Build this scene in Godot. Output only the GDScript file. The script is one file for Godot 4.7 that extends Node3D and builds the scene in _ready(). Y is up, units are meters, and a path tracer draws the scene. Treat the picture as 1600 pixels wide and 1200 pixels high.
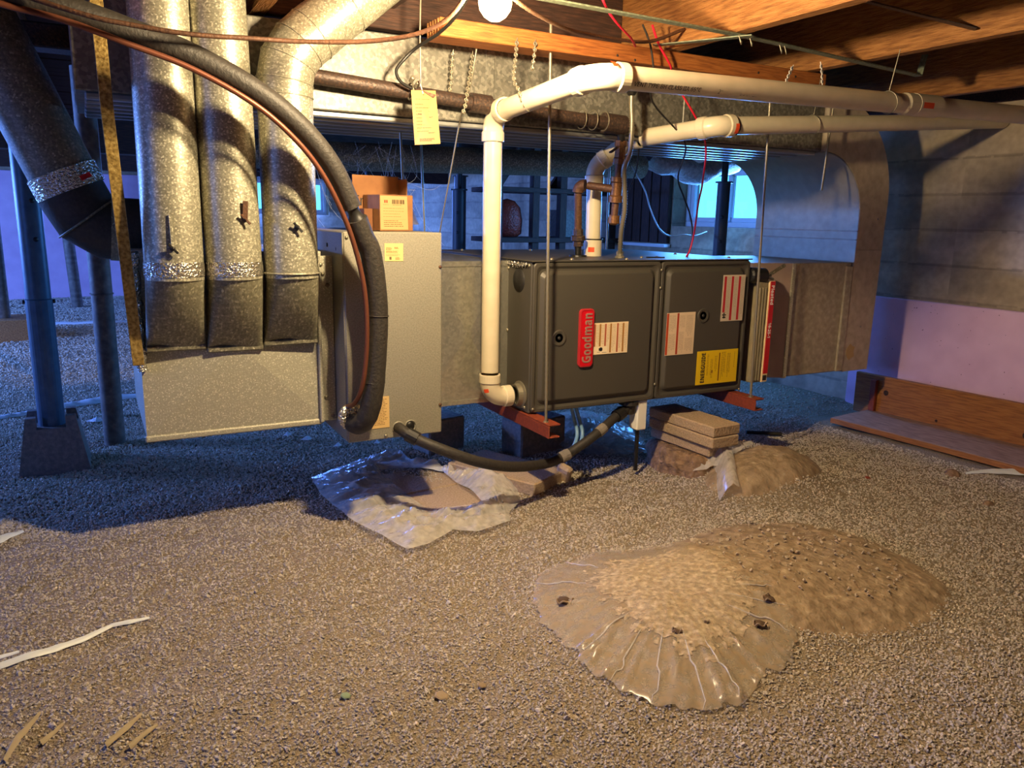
extends Node3D
# Crawl space with a suspended furnace. Heights are given from the camera's level, H above the datum.
const H := 0.86
var M := {}
var names := {}
const FILM := [0.275, 0.285, 0.30, 0.34, 0.325, 0.32, 0.345, 0.34, 0.30, 0.27, 0.26, 0.275, 0.28, 0.335, 0.335, 0.30]
var rng := RandomNumberGenerator.new()
var fn := FastNoiseLite.new()
var fn2 := FastNoiseLite.new()

func V(x: float, y: float, z: float) -> Vector3:
	return Vector3(x, y + H, z)

# ---------------------------------------------------------------- nodes
func numbered(n: String) -> String:
	if not names.has(n):
		names[n] = 0
		return n
	names[n] += 1
	return "%s_%03d" % [n, names[n]]

func tag(o: Node3D, label: String, category: String, group := "", kind := "") -> Node3D:
	o.set_meta("label", label)
	o.set_meta("category", category)
	if group != "": o.set_meta("group", group)
	if kind != "": o.set_meta("kind", kind)
	return o

func thing(called: String, label: String, category: String, at: Vector3, group := "") -> Node3D:
	var o := Node3D.new()
	o.name = numbered(called)
	add_child(o)
	o.position = at
	tag(o, label, category, group)
	return o

func obj(called: String, st: SurfaceTool, m: Material, parent: Node3D = null) -> MeshInstance3D:
	var o := MeshInstance3D.new()
	st.generate_normals()
	o.mesh = st.commit()
	o.mesh.surface_set_material(0, m)
	if parent == null:
		o.name = numbered(called)
		add_child(o)
	else:
		o.name = called
		var p: Node = parent
		var off := Vector3.ZERO
		while p != self:
			off += (p as Node3D).position
			p = p.get_parent()
		o.position = -off
		parent.add_child(o, true)
	return o

func struct(called: String, st: SurfaceTool, m: Material, label: String, category: String) -> MeshInstance3D:
	var o := obj(called, st, m)
	tag(o, label, category, "", "structure")
	return o

# ---------------------------------------------------------------- shapes
func S() -> SurfaceTool:
	var st := SurfaceTool.new()
	st.begin(Mesh.PRIMITIVE_TRIANGLES)
	st.set_smooth_group(-1)
	return st

func tri(st: SurfaceTool, a: Vector3, b: Vector3, c: Vector3) -> void:
	st.add_vertex(a); st.add_vertex(c); st.add_vertex(b)

func quad(st: SurfaceTool, a: Vector3, b: Vector3, c: Vector3, d: Vector3) -> void:
	tri(st, a, b, c)
	tri(st, a, c, d)

func quv(st: SurfaceTool, a: Vector3, b: Vector3, c: Vector3, d: Vector3) -> void:
	# a bottom left, b bottom right, c top right, d top left
	var p := [a, c, b, a, d, c]
	var u := [Vector2(0, 1), Vector2(1, 0), Vector2(1, 1), Vector2(0, 1), Vector2(0, 0), Vector2(1, 0)]
	for i in 6:
		st.set_uv(u[i])
		st.add_vertex(p[i])

func box(st: SurfaceTool, lo: Vector3, hi: Vector3, b := 0.002, t := Transform3D()) -> void:
	var c := (lo + hi) / 2
	var h := (hi - lo).abs() / 2
	b = minf(b, minf(h.x, minf(h.y, h.z)) * 0.49)
	var P := func(ix: int, iy: int, iz: int, ax: int) -> Vector3:
		var v := Vector3(ix * h.x, iy * h.y, iz * h.z)
		for k in 3:
			if k != ax: v[k] -= signf(v[k]) * b
		return t * (c + v)
	for ax in 3:
		var u := (ax + 1) % 3
		var w := (ax + 2) % 3
		for s in [-1, 1]:
			var q := []
			for k in [[-1, -1], [1, -1], [1, 1], [-1, 1]]:
				var i := [0, 0, 0]
				i[ax] = s; i[u] = k[0]; i[w] = k[1]
				q.append(P.call(i[0], i[1], i[2], ax))
			if s > 0: quad(st, q[0], q[1], q[2], q[3])
			else: quad(st, q[3], q[2], q[1], q[0])
	if b <= 0.0: return
	for ax in 3:
		var u := (ax + 1) % 3
		var w := (ax + 2) % 3
		for su in [-1, 1]:
			for sw in [-1, 1]:
				var q := []
				for k in [[-1, u], [1, u], [1, w], [-1, w]]:
					var i := [0, 0, 0]
					i[ax] = k[0]; i[u] = su; i[w] = sw
					q.append(P.call(i[0], i[1], i[2], k[1]))
				if su * sw < 0: quad(st, q[0], q[1], q[2], q[3])
				else: quad(st, q[3], q[2], q[1], q[0])
	for sx in [-1, 1]:
		for sy in [-1, 1]:
			for sz in [-1, 1]:
				var a: Vector3 = P.call(sx, sy, sz, 0)
				var d: Vector3 = P.call(sx, sy, sz, 1)
				var e: Vector3 = P.call(sx, sy, sz, 2)
				if sx * sy * sz > 0: tri(st, a, d, e)
				else: tri(st, a, e, d)

func cbox(st: SurfaceTool, c: Vector3, size: Vector3, b := 0.002, turn := Vector3.ZERO) -> void:
	box(st, -size / 2, size / 2, b, Transform3D(Basis.from_euler(turn), c))

func bar(st: SurfaceTool, a: Vector3, b: Vector3, w: float, d: float, up := Vector3.UP, bev := 0.001) -> void:
	# a rectangular bar from a to b: w across, d along «up»
	var z := (b - a).normalized()
	var x := up.cross(z).normalized()
	var y := z.cross(x)
	var l := a.distance_to(b)
	box(st, Vector3(-w / 2, -d / 2, 0), Vector3(w / 2, d / 2, l), bev, Transform3D(Basis(x, y, z), a))

func curve(pts: Array, n := 6) -> Array:
	var out := []
	for i in pts.size() - 1:
		var p0: Vector3 = pts[maxi(i - 1, 0)]
		var p1: Vector3 = pts[i]
		var p2: Vector3 = pts[i + 1]
		var p3: Vector3 = pts[mini(i + 2, pts.size() - 1)]
		for k in n:
			out.append(p1.cubic_interpolate(p2, p0, p3, float(k) / n))
	out.append(pts[-1])
	return out

func tube(st: SurfaceTool, pts: Array, r, n := 16, caps := true, flat := 1.0) -> void:
	# r: a number, or one for every point
	var rings := []
	var cs := []
	var last_n := Vector3.ZERO
	for i in pts.size():
		var d: Vector3 = (pts[mini(i + 1, pts.size() - 1)] - pts[maxi(i - 1, 0)]).normalized()
		if last_n == Vector3.ZERO:
			last_n = d.cross(Vector3.UP if absf(d.y) < 0.9 else Vector3.BACK).normalized()
		last_n = (last_n - d * last_n.dot(d)).normalized()
		var bn := d.cross(last_n)
		var rr: float = r[i] if r is Array else r
		var ring := []
		for k in n:
			var a := TAU * k / n
			ring.append(pts[i] + (last_n * cos(a) + bn * sin(a) * flat) * rr)
		rings.append(ring)
		cs.append(pts[i])
	st.set_smooth_group(1)
	for i in rings.size() - 1:
		for k in n:
			var k2 := (k + 1) % n
			quad(st, rings[i][k], rings[i][k2], rings[i + 1][k2], rings[i + 1][k])
	st.set_smooth_group(-1)
	if caps:
		for k in n:
			var k2 := (k + 1) % n
			tri(st, cs[0], rings[0][k2], rings[0][k])
			tri(st, cs[-1], rings[-1][k], rings[-1][k2])

func lathe(st: SurfaceTool, at: Vector3, axis: Vector3, prof: Array, n := 20, smooth := true) -> void:
	# prof: [distance along the axis, radius]
	axis = axis.normalized()
	var x := axis.cross(Vector3.UP if absf(axis.y) < 0.9 else Vector3.BACK).normalized()
	var y := axis.cross(x)
	st.set_smooth_group(2 if smooth else -1)
	for i in prof.size() - 1:
		for k in n:
			var a := TAU * k / n
			var b := TAU * (k + 1) / n
			var da := x * cos(a) + y * sin(a)
			var db := x * cos(b) + y * sin(b)
			var p: Vector3 = at + axis * prof[i][0]
			var q: Vector3 = at + axis * prof[i + 1][0]
			if i == 0 and prof[i][1] < 1e-5:
				tri(st, p, q + db * prof[i + 1][1], q + da * prof[i + 1][1])
			elif prof[i + 1][1] < 1e-5:
				tri(st, p + da * prof[i][1], p + db * prof[i][1], q)
			else:
				quad(st, p + da * prof[i][1], p + db * prof[i][1], q + db * prof[i + 1][1], q + da * prof[i + 1][1])
	st.set_smooth_group(-1)

func cyl(st: SurfaceTool, a: Vector3, b: Vector3, r: float, n := 16, bev := 0.0) -> void:
	var l := a.distance_to(b)
	if bev > 0: lathe(st, a, b - a, [[0, 0], [0, r - bev], [bev, r], [l - bev, r], [l, r - bev], [l, 0]], n, false)
	else: tube(st, [a, b], r, n)

func ring(st: SurfaceTool, at: Vector3, axis: Vector3, R: float, r: float, n := 20, m := 8) -> void:
	axis = axis.normalized()
	var x := axis.cross(Vector3.UP if absf(axis.y) < 0.9 else Vector3.BACK).normalized()
	var y := axis.cross(x)
	var pts := []
	for k in n + 1:
		var a := TAU * k / n
		pts.append(at + (x * cos(a) + y * sin(a)) * R)
	tube(st, pts, r, m, false)

func bend(a: Vector3, corner: Vector3, b: Vector3, r: float, n := 8) -> Array:
	# arc that rounds a corner of the way a > corner > b
	var u := (a - corner).normalized()
	var w := (b - corner).normalized()
	var half := u.angle_to(w) / 2
	var t := r / tan(half)
	var c := corner + (u + w).normalized() * (r / sin(half))
	var p := corner + u * t - c
	var q := corner + w * t - c
	var out := []
	for i in n + 1:
		out.append(c + p.slerp(q, float(i) / n))
	return out

func prism(st: SurfaceTool, poly: PackedVector2Array, z0: float, z1: float) -> void:
	# an outline in x, y (from the camera's level), drawn out between z0 and z1 (z0 < z1)
	var t := Geometry2D.triangulate_polygon(poly)
	for i in range(0, t.size(), 3):
		var a := poly[t[i]]
		var b := poly[t[i + 1]]
		var c := poly[t[i + 2]]
		if (b - a).cross(c - a) < 0:
			var s := b; b = c; c = s
		tri(st, V(a.x, a.y, z1), V(b.x, b.y, z1), V(c.x, c.y, z1))
		tri(st, V(a.x, a.y, z0), V(c.x, c.y, z0), V(b.x, b.y, z0))
	var ccw := not Geometry2D.is_polygon_clockwise(poly)
	for i in poly.size():
		var a := poly[i]
		var b := poly[(i + 1) % poly.size()]
		if ccw: quad(st, V(a.x, a.y, z1), V(a.x, a.y, z0), V(b.x, b.y, z0), V(b.x, b.y, z1))
		else: quad(st, V(b.x, b.y, z1), V(b.x, b.y, z0), V(a.x, a.y, z0), V(a.x, a.y, z1))

func rrect(x0: float, y0: float, x1: float, y1: float, r: float, n := 5) -> PackedVector2Array:
	var p := PackedVector2Array()
	for c in [[x1 - r, y1 - r, 0.0], [x0 + r, y1 - r, PI / 2], [x0 + r, y0 + r, PI], [x1 - r, y0 + r, PI * 1.5]]:
		for k in n + 1:
			var a: float = c[2] + PI / 2 * k / n
			p.append(Vector2(c[0] + cos(a) * r, c[1] + sin(a) * r))
	return p

func loops(st: SurfaceTool, rings: Array, smooth := false) -> void:
	# joins outlines of equal length, each an array of points, counter-clockwise as seen from the front
	st.set_smooth_group(3 if smooth else -1)
	for i in rings.size() - 1:
		var n: int = rings[i].size()
		for k in n:
			var k2 := (k + 1) % n
			quad(st, rings[i][k], rings[i][k2], rings[i + 1][k2], rings[i + 1][k])
	st.set_smooth_group(-1)

func words(parent: Node3D, called: String, text: String, height: float, at: Transform3D, m: Material, depth := 0.001, bold := false, bent := 0.0, width := 0.0) -> MeshInstance3D:
	# lettering; with «bent» it is laid round a pipe of that radius
	var f := SystemFont.new()
	f.font_names = PackedStringArray(["Droid Sans"])
	if bold: f.font_weight = 700
	var t := TextMesh.new()
	t.font = f
	t.text = text
	t.font_size = 64
	t.pixel_size = height / 46.0
	t.depth = depth
	t.curve_step = 4.0
	var a := t.get_mesh_arrays()
	var v: PackedVector3Array = a[Mesh.ARRAY_VERTEX]
	var ix: PackedInt32Array = a[Mesh.ARRAY_INDEX]
	var k := 1.0
	if width > 0.0:
		var w := 0.0
		for p in v: w = maxf(w, absf(p.x) * 2)
		k = width / maxf(w, 1e-4)
	for i in v.size():
		var p := v[i]
		p.x *= k
		if bent > 0.0:
			var ang := p.y / bent
			p = Vector3(p.x, sin(ang) * (bent + p.z), cos(ang) * (bent + p.z))
		v[i] = at * p
	var st := S()
	for i in range(0, ix.size(), 3):
		st.add_vertex(v[ix[i]]); st.add_vertex(v[ix[i + 1]]); st.add_vertex(v[ix[i + 2]])
	return obj(called, st, m, parent)

# ---------------------------------------------------------------- materials
func noise(type: int, freq: float, oct := 4, sd := 1) -> FastNoiseLite:
	var n := FastNoiseLite.new()
	n.noise_type = type
	n.frequency = freq
	n.seed = sd
	n.fractal_octaves = oct
	if type == FastNoiseLite.TYPE_CELLULAR:
		n.cellular_return_type = FastNoiseLite.RETURN_CELL_VALUE
		n.fractal_type = FastNoiseLite.FRACTAL_NONE
		n.domain_warp_enabled = true
		n.domain_warp_amplitude = 14.0
		n.domain_warp_frequency = 0.03
	return n

func ntex(n: FastNoiseLite, size: int, stops: Array, norm := true) -> NoiseTexture2D:
	var t := NoiseTexture2D.new()
	t.width = size
	t.height = size
	t.seamless = true
	t.normalize = norm
	t.noise = n
	if stops.size():
		var g := Gradient.new()
		var o := PackedFloat32Array()
		var c := PackedColorArray()
		for s in stops:
			o.append(s[0]); c.append(s[1])
		g.offsets = o
		g.colors = c
		t.color_ramp = g
	return t

func mat(c: Color, rough := 0.6, metal := 0.0) -> StandardMaterial3D:
	var m := StandardMaterial3D.new()
	m.albedo_color = c
	m.roughness = rough
	m.metallic = metal
	return m

func tmat(tex: Texture2D, scale: Vector3, rough := 0.6, metal := 0.0, bump: Texture2D = null, high := 0.1, tint := Color.WHITE) -> StandardMaterial3D:
	var m := mat(tint, rough, metal)
	m.albedo_texture = tex
	m.uv1_triplanar = true
	m.uv1_scale = scale
	if bump:
		m.heightmap_enabled = true
		m.heightmap_texture = bump
		m.heightmap_scale = high
	return m

func C(r: int, g: int, b: int) -> Color:
	return Color8(r, g, b)

func materials() -> void:
	var SX := FastNoiseLite.TYPE_SIMPLEX_SMOOTH
	var CE := FastNoiseLite.TYPE_CELLULAR
	var spang := noise(CE, 0.07, 1, 5)
	var spot := noise(SX, 0.02, 5, 8)
	var rough := ntex(noise(SX, 0.03, 5, 3), 512, [])
	M.rough = rough
	M.galv = tmat(ntex(spang, 512, [[0.0, C(126, 123, 108)], [0.5, C(150, 147, 128)], [0.78, C(166, 162, 142)], [0.86, C(196, 192, 170)], [1.0, C(232, 228, 206)]]), Vector3.ONE * 9.0, 0.42, 0.4, rough, 0.02)
	M.galv2 = tmat(ntex(spang, 512, [[0.0, C(158, 155, 138)], [0.8, C(172, 168, 148)], [0.9, C(190, 186, 166)], [1.0, C(226, 222, 200)]]), Vector3.ONE * 12.0, 0.48, 0.2, rough, 0.02)
	M.trunk = tmat(ntex(noise(CE, 0.05, 1, 9), 512, [[0.0, C(94, 92, 84)], [0.5, C(110, 107, 98)], [1.0, C(136, 133, 122)]]), Vector3.ONE * 5.0, 0.44, 0.2, rough, 0.02)
	M.throat = tmat(ntex(spot, 512, [[0.0, C(150, 140, 116)], [1.0, C(170, 160, 134)]]), Vector3.ONE * 2.0, 0.42, 0.25)
	M.dull = tmat(ntex(spang, 512, [[0.0, C(96, 93, 76)], [0.5, C(116, 112, 94)], [0.84, C(132, 128, 108)], [0.92, C(150, 146, 124)], [1.0, C(190, 184, 160)]]), Vector3.ONE * 7.0, 0.5, 0.15, rough, 0.05)
	M.cheek = tmat(ntex(spot, 512, [[0.0, C(160, 146, 126)], [0.5, C(178, 164, 144)], [0.8, C(186, 172, 152)], [1.0, C(196, 182, 160)]]), Vector3.ONE * 2.0, 0.5, 0.12, rough, 0.03)
	M.boot = tmat(ntex(spot, 512, [[0.0, C(150, 140, 120)], [0.5, C(168, 158, 136)], [1.0, C(190, 180, 158)]]), Vector3.ONE * 3.0, 0.5, 0.15, rough, 0.05)
	M.rib = mat(C(150, 152, 152), 0.34, 0.5)
	M.shiny = tmat(ntex(spang, 512, [[0.0, C(168, 166, 156)], [1.0, C(196, 193, 180)]]), Vector3.ONE * 4.0, 0.27, 0.75)
	M.case = tmat(ntex(noise(SX, 0.06, 5, 12), 512, [[0.0, C(128, 124, 112)], [0.5, C(146, 142, 128)], [1.0, C(160, 156, 142)]]), Vector3.ONE * 6.0, 0.5, 0.2, rough, 0.02)
	M.foil = tmat(ntex(noise(SX, 0.05, 3, 22), 256, [[0.0, C(170, 165, 150)], [1.0, C(224, 220, 208)]]), Vector3.ONE * 8.0, 0.24, 0.85, ntex(noise(SX, 0.05, 3, 21), 256, []), 0.6)
	M.oldstrap = tmat(ntex(noise(SX, 0.05, 4, 28), 256, [[0.0, C(96, 74, 36)], [0.5, C(168, 140, 78)], [1.0, C(206, 182, 116)]]), Vector3.ONE * 6.0, 0.4, 0.5, rough, 0.1)
	M.paint = mat(C(74, 70, 62), 0.48, 0.05)
	M.paint_in = mat(C(34, 32, 30), 0.6)
	M.pvc = tmat(ntex(noise(SX, 0.02, 3, 31), 256, [[0.0, C(208, 196, 166)], [1.0, C(220, 208, 180)]]), Vector3.ONE * 3.0, 0.32)
	M.white = mat(C(240, 236, 226), 0.5)
	M.ink = mat(C(40, 36, 32), 0.6)
	M.red = mat(C(196, 20, 26), 0.4)
	M.redwire = mat(C(214, 30, 56), 0.4)
	M.orange = mat(C(224, 74, 26), 0.5)
	M.nameplate = mat(C(206, 16, 30), 0.3)
	M.letters = mat(C(186, 150, 132), 0.35, 0.4)
	M.yellow = mat(C(236, 200, 20), 0.45)
	M.foam = tmat(ntex(noise(SX, 0.008, 4, 41), 512, [[0.0, C(216, 178, 208)], [1.0, C(232, 196, 224)]]), Vector3.ONE * 1.2, 0.7)
	M.foamink = mat(C(110, 70, 110), 0.7)
	M.rubber = tmat(ntex(noise(SX, 0.05, 4, 42), 256, [[0.0, C(34, 31, 28)], [1.0, C(58, 53, 48)]]), Vector3.ONE * 6.0, 0.6, 0.0, rough, 0.1)
	M.black = mat(C(26, 25, 24), 0.45)
	M.copper = mat(C(118, 70, 52), 0.42, 0.5)
	M.brass = tmat(ntex(noise(SX, 0.06, 4, 43), 256, [[0.0, C(92, 60, 38)], [1.0, C(150, 108, 68)]]), Vector3.ONE * 10.0, 0.45, 0.6)
	M.iron = tmat(ntex(noise(SX, 0.05, 4, 44), 256, [[0.0, C(52, 42, 38)], [0.6, C(74, 60, 54)], [1.0, C(120, 84, 60)]]), Vector3.ONE * 8.0, 0.5, 0.4, rough, 0.08)
	M.rustpipe = tmat(ntex(noise(SX, 0.05, 4, 45), 256, [[0.0, C(70, 48, 36)], [0.6, C(96, 66, 48)], [1.0, C(122, 86, 62)]]), Vector3.ONE * 8.0, 0.55, 0.3, rough, 0.08)
	M.rail = tmat(ntex(noise(SX, 0.05, 4, 46), 256, [[0.0, C(112, 48, 30)], [1.0, C(146, 66, 42)]]), Vector3.ONE * 5.0, 0.55)
	M.zinc = mat(C(146, 139, 120), 0.4, 0.6)
	M.steel = mat(C(150, 148, 146), 0.35, 0.8)
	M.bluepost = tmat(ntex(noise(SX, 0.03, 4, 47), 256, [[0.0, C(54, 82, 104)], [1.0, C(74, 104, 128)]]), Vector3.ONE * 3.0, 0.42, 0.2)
	M.oldpost = tmat(ntex(noise(SX, 0.03, 5, 48), 256, [[0.0, C(78, 70, 64)], [0.6, C(112, 102, 94)], [1.0, C(140, 128, 118)]]), Vector3.ONE * 3.0, 0.6, 0.2, rough, 0.1)
	M.darkpost = mat(C(54, 56, 60), 0.5, 0.3)
	var pre := noise(SX, 0.022, 4, 51)
	pre.domain_warp_enabled = true
	pre.domain_warp_amplitude = 30.0
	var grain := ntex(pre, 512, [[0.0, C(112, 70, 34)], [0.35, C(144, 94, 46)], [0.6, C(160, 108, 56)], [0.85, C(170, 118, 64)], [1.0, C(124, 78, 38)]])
	var gb := ntex(noise(SX, 0.05, 5, 52), 512, [])
	M.joist = tmat(grain, Vector3(7, 9, 0.9), 0.75, 0.0, gb, 0.25)
	M.beam = tmat(grain, Vector3(0.9, 12, 9), 0.65, 0.0, gb, 0.08, C(255, 226, 200))
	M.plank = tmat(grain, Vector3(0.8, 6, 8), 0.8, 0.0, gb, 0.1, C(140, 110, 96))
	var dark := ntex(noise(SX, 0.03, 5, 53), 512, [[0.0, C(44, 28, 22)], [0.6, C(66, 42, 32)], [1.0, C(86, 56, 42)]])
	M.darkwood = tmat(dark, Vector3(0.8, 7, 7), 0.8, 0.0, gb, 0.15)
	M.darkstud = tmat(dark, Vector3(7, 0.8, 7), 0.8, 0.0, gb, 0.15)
	M.shelfwood = tmat(grain, Vector3(9, 11, 0.8), 0.6, 0.0, gb, 0.08, C(255, 244, 220))
	M.shelfgrey = tmat(ntex(noise(SX, 0.02, 5, 54), 512, [[0.0, C(122, 96, 84)], [0.5, C(148, 120, 106)], [1.0, C(166, 138, 122)]]), Vector3(4, 4, 1.2), 0.7, 0.0, rough, 0.1)
	M.conc = tmat(wall_tex(), Vector3(0.5, 0.5, 0.5), 0.85, 0.0, rough, 0.4)
	M.block = tmat(ntex(noise(SX, 0.03, 5, 56), 512, [[0.0, C(104, 98, 92)], [0.6, C(128, 120, 112)], [1.0, C(146, 138, 128)]]), Vector3.ONE * 3.0, 0.85, 0.0, rough, 0.25)
	M.paver = tmat(ntex(noise(SX, 0.05, 5, 57), 512, [[0.0, C(150, 128, 104)], [0.6, C(178, 154, 126)], [1.0, C(196, 174, 146)]]), Vector3.ONE * 5.0, 0.85, 0.0, rough, 0.2)
	M.rock = tmat(ntex(noise(SX, 0.02, 6, 58), 512, [[0.0, C(84, 66, 52)], [0.5, C(134, 106, 80)], [1.0, C(176, 146, 116)]]), Vector3.ONE * 3.0, 0.85, 0.0, rough, 0.8)
	var gt := noise(SX, 0.11, 4, 61)
	M.ground = tmat(ntex(gt, 1024, [[0.0, C(88, 77, 61)], [0.4, C(128, 114, 93)], [0.6, C(148, 132, 109)], [1.0, C(186, 169, 141)]]), Vector3.ONE * 1.7, 0.95, 0.0, ntex(noise(FastNoiseLite.TYPE_CELLULAR, 0.12, 1, 62), 1024, []), 0.5)
	M.ground.uv1_world_triplanar = true
	M.stone = mat(Color.WHITE, 0.9)
	M.stone.vertex_color_use_as_albedo = true
	M.soil = mat(C(84, 64, 46), 0.95)
	M.dirt = tmat(ntex(noise(SX, 0.02, 6, 63), 512, [[0.0, C(108, 90, 68)], [0.5, C(146, 125, 98)], [0.8, C(166, 145, 116)], [1.0, C(202, 184, 156)]]), Vector3.ONE * 2.2, 0.8, 0.0, rough, 0.6)
	# plastic film: dusty where the noise is opaque
	M.film = film(64, [[0.0, Color(0.90, 0.88, 0.86, 0.26)], [0.5, Color(0.88, 0.86, 0.83, 0.46)], [1.0, Color(0.86, 0.82, 0.77, 0.72)]], 0.2)
	M.film2 = film(65, [[0.0, Color(0.86, 0.83, 0.79, 0.26)], [0.5, Color(0.72, 0.65, 0.55, 0.5)], [1.0, Color(0.66, 0.56, 0.43, 0.78)]], 0.24)
	M.film2.heightmap_scale = 0.08
	M.crust = film(66, [[0.0, Color(0.74, 0.65, 0.53, 0.2)], [0.35, Color(0.75, 0.66, 0.54, 0.42)], [0.6, Color(0.78, 0.70, 0.58, 0.65)], [0.8, Color(0.82, 0.74, 0.63, 0.82)], [1.0, Color(0.88, 0.82, 0.72, 0.95)]], 0.85)
	M.crust.uv1_scale = Vector3.ONE * 3.4
	M.crust.heightmap_scale = 0.25
	M.card = tmat(ntex(noise(SX, 0.02, 4, 71), 256, [[0.0, C(132, 88, 52)], [1.0, C(150, 104, 64)]]), Vector3.ONE * 4.0, 0.8)
	M.cardin = mat(C(118, 74, 44), 0.85)
	M.paper = mat(C(250, 222, 168), 0.7)
	M.insul = tmat(ntex(noise(SX, 0.04, 5, 72), 256, [[0.0, C(150, 130, 130)], [1.0, C(216, 200, 200)]]), Vector3.ONE * 4.0, 0.7, 0.0, rough, 1.0)
	M.redbag = tmat(ntex(noise(SX, 0.03, 4, 73), 256, [[0.0, C(110, 36, 24)], [1.0, C(170, 62, 40)]]), Vector3.ONE * 4.0, 0.45, 0.0, rough, 0.6)
	M.vinyl = mat(C(226, 232, 236), 0.4)
	M.dusty = mat(C(166, 150, 122), 0.7)
	M.glass = mat(Color(0.8, 0.95, 1.0, 0.08), 0.02)
	M.glass.transparency = BaseMaterial3D.TRANSPARENCY_ALPHA
	M.strapgreen = tmat(ntex(noise(SX, 0.05, 4, 74), 256, [[0.0, C(92, 96, 78)], [0.6, C(126, 134, 112)], [1.0, C(150, 158, 138)]]), Vector3.ONE * 6.0, 0.5, 0.3)
	M.filterpaper = tmat(ntex(noise(SX, 0.06, 3, 75), 256, [[0.0, C(132, 120, 92)], [1.0, C(164, 152, 122)]]), Vector3(8, 1, 8), 0.8)
	M.rack = tmat(ntex(noise(SX, 0.02, 3, 76), 256, [[0.0, C(178, 156, 146)], [1.0, C(192, 170, 158)]]), Vector3.ONE * 3.0, 0.42, 0.35)
	M.cyan = mat(C(120, 190, 210), 0.5)
	M.green = mat(C(70, 110, 84), 0.9)
	M.tube = mat(C(110, 150, 190), 0.4)

func film(sd: int, stops: Array, rough: float) -> StandardMaterial3D:
	var m := tmat(ntex(noise(FastNoiseLite.TYPE_SIMPLEX_SMOOTH, 0.014, 7, sd), 1024, stops), Vector3.ONE * 2.2, rough, 0.0, M.rough, 0.15)
	m.transparency = BaseMaterial3D.TRANSPARENCY_ALPHA
	m.cull_mode = BaseMaterial3D.CULL_DISABLED
	return m

func wall_tex() -> ImageTexture:
	# board-marked concrete: boards about 15 cm high, each with its own tone, and stains
	var n := FastNoiseLite.new()
	n.frequency = 0.012
	n.fractal_octaves = 6
	var im := Image.create(512, 512, false, Image.FORMAT_RGB8)
	var tone := []
	for i in 14: tone.append(0.95 + 0.1 * rng.randf())
	for y in 512:
		var b := y / 37
		var e := absf(fmod(y, 37.0) - 18.5) > 17.4
		for x in 512:
			var k: float = tone[b % 14] + 0.22 * n.get_noise_2d(x * 0.5, y * 1.6) + 0.10 * n.get_noise_2d(x * 7.0, y * 7.0)
			if e and n.get_noise_2d(x * 2.0, b * 90.0) > -0.2: k *= 0.86
			im.set_pixel(x, y, Color(0.66 * k, 0.60 * k, 0.50 * k))
	return ImageTexture.create_from_image(im)

func label_tex(w: int, h: int, base: Color, draw: Callable) -> StandardMaterial3D:
	var im := Image.create(w, h, false, Image.FORMAT_RGB8)
	im.fill(base)
	draw.call(im)
	var m := mat(Color.WHITE, 0.45)
	m.albedo_texture = ImageTexture.create_from_image(im)
	m.texture_repeat = false
	return m

func lines(im: Image, x: int, y: int, w: int, h: int, c: Color, down: bool, step := 3) -> void:
	# fine print: broken rows of dark dashes, too small to read
	var r := RandomNumberGenerator.new()
	r.seed = x * 31 + y * 17 + w
	var a := 0
	while a < (w if down else h) - 1:
		var p := 0
		var end := int((h if down else w) * r.randf_range(0.7, 1.0))
		while p < end:
			var l := r.randi_range(2, 7)
			if down: im.fill_rect(Rect2i(x + a, y + p, 1 if step == 3 else 2, mini(l, h - p)), c)
			else: im.fill_rect(Rect2i(x + p, y + a, mini(l, w - p), 1 if step == 3 else 2), c)
			p += l + r.randi_range(1, 2)
		a += step

# ---------------------------------------------------------------- ground
func bump2(x: float, z: float, cx: float, cz: float, rx: float, rz: float) -> float:
	var d := sqrt(pow((x - cx) / rx, 2) + pow((z - cz) / rz, 2))
	return 0.5 + 0.5 * cos(PI * pow(minf(d, 1.0), 1.35))

func ground(x: float, z: float) -> float:
	var y := -0.86
	y += 0.03 * smoothstep(2.0, 3.1, x)
	y += 0.05 * bump2(x, z, 1.10, -1.22, 0.40, 0.38)
	y += 0.042 * bump2(x, z, 1.48, -1.25, 0.46, 0.42)
	y += 0.075 * bump2(x, z, 1.93, -1.77, 0.30, 0.25)
	y += 0.03 * bump2(x, z, 2.2, -1.9, 0.5, 0.5)
	y += 0.014 * fn.get_noise_2d(x * 100, z * 100) + 0.006 * fn.get_noise_2d(x * 420, z * 420)
	return y

func G(x: float, z: float, up := 0.0) -> Vector3:
	return V(x, ground(x, z) + up, z)

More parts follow.
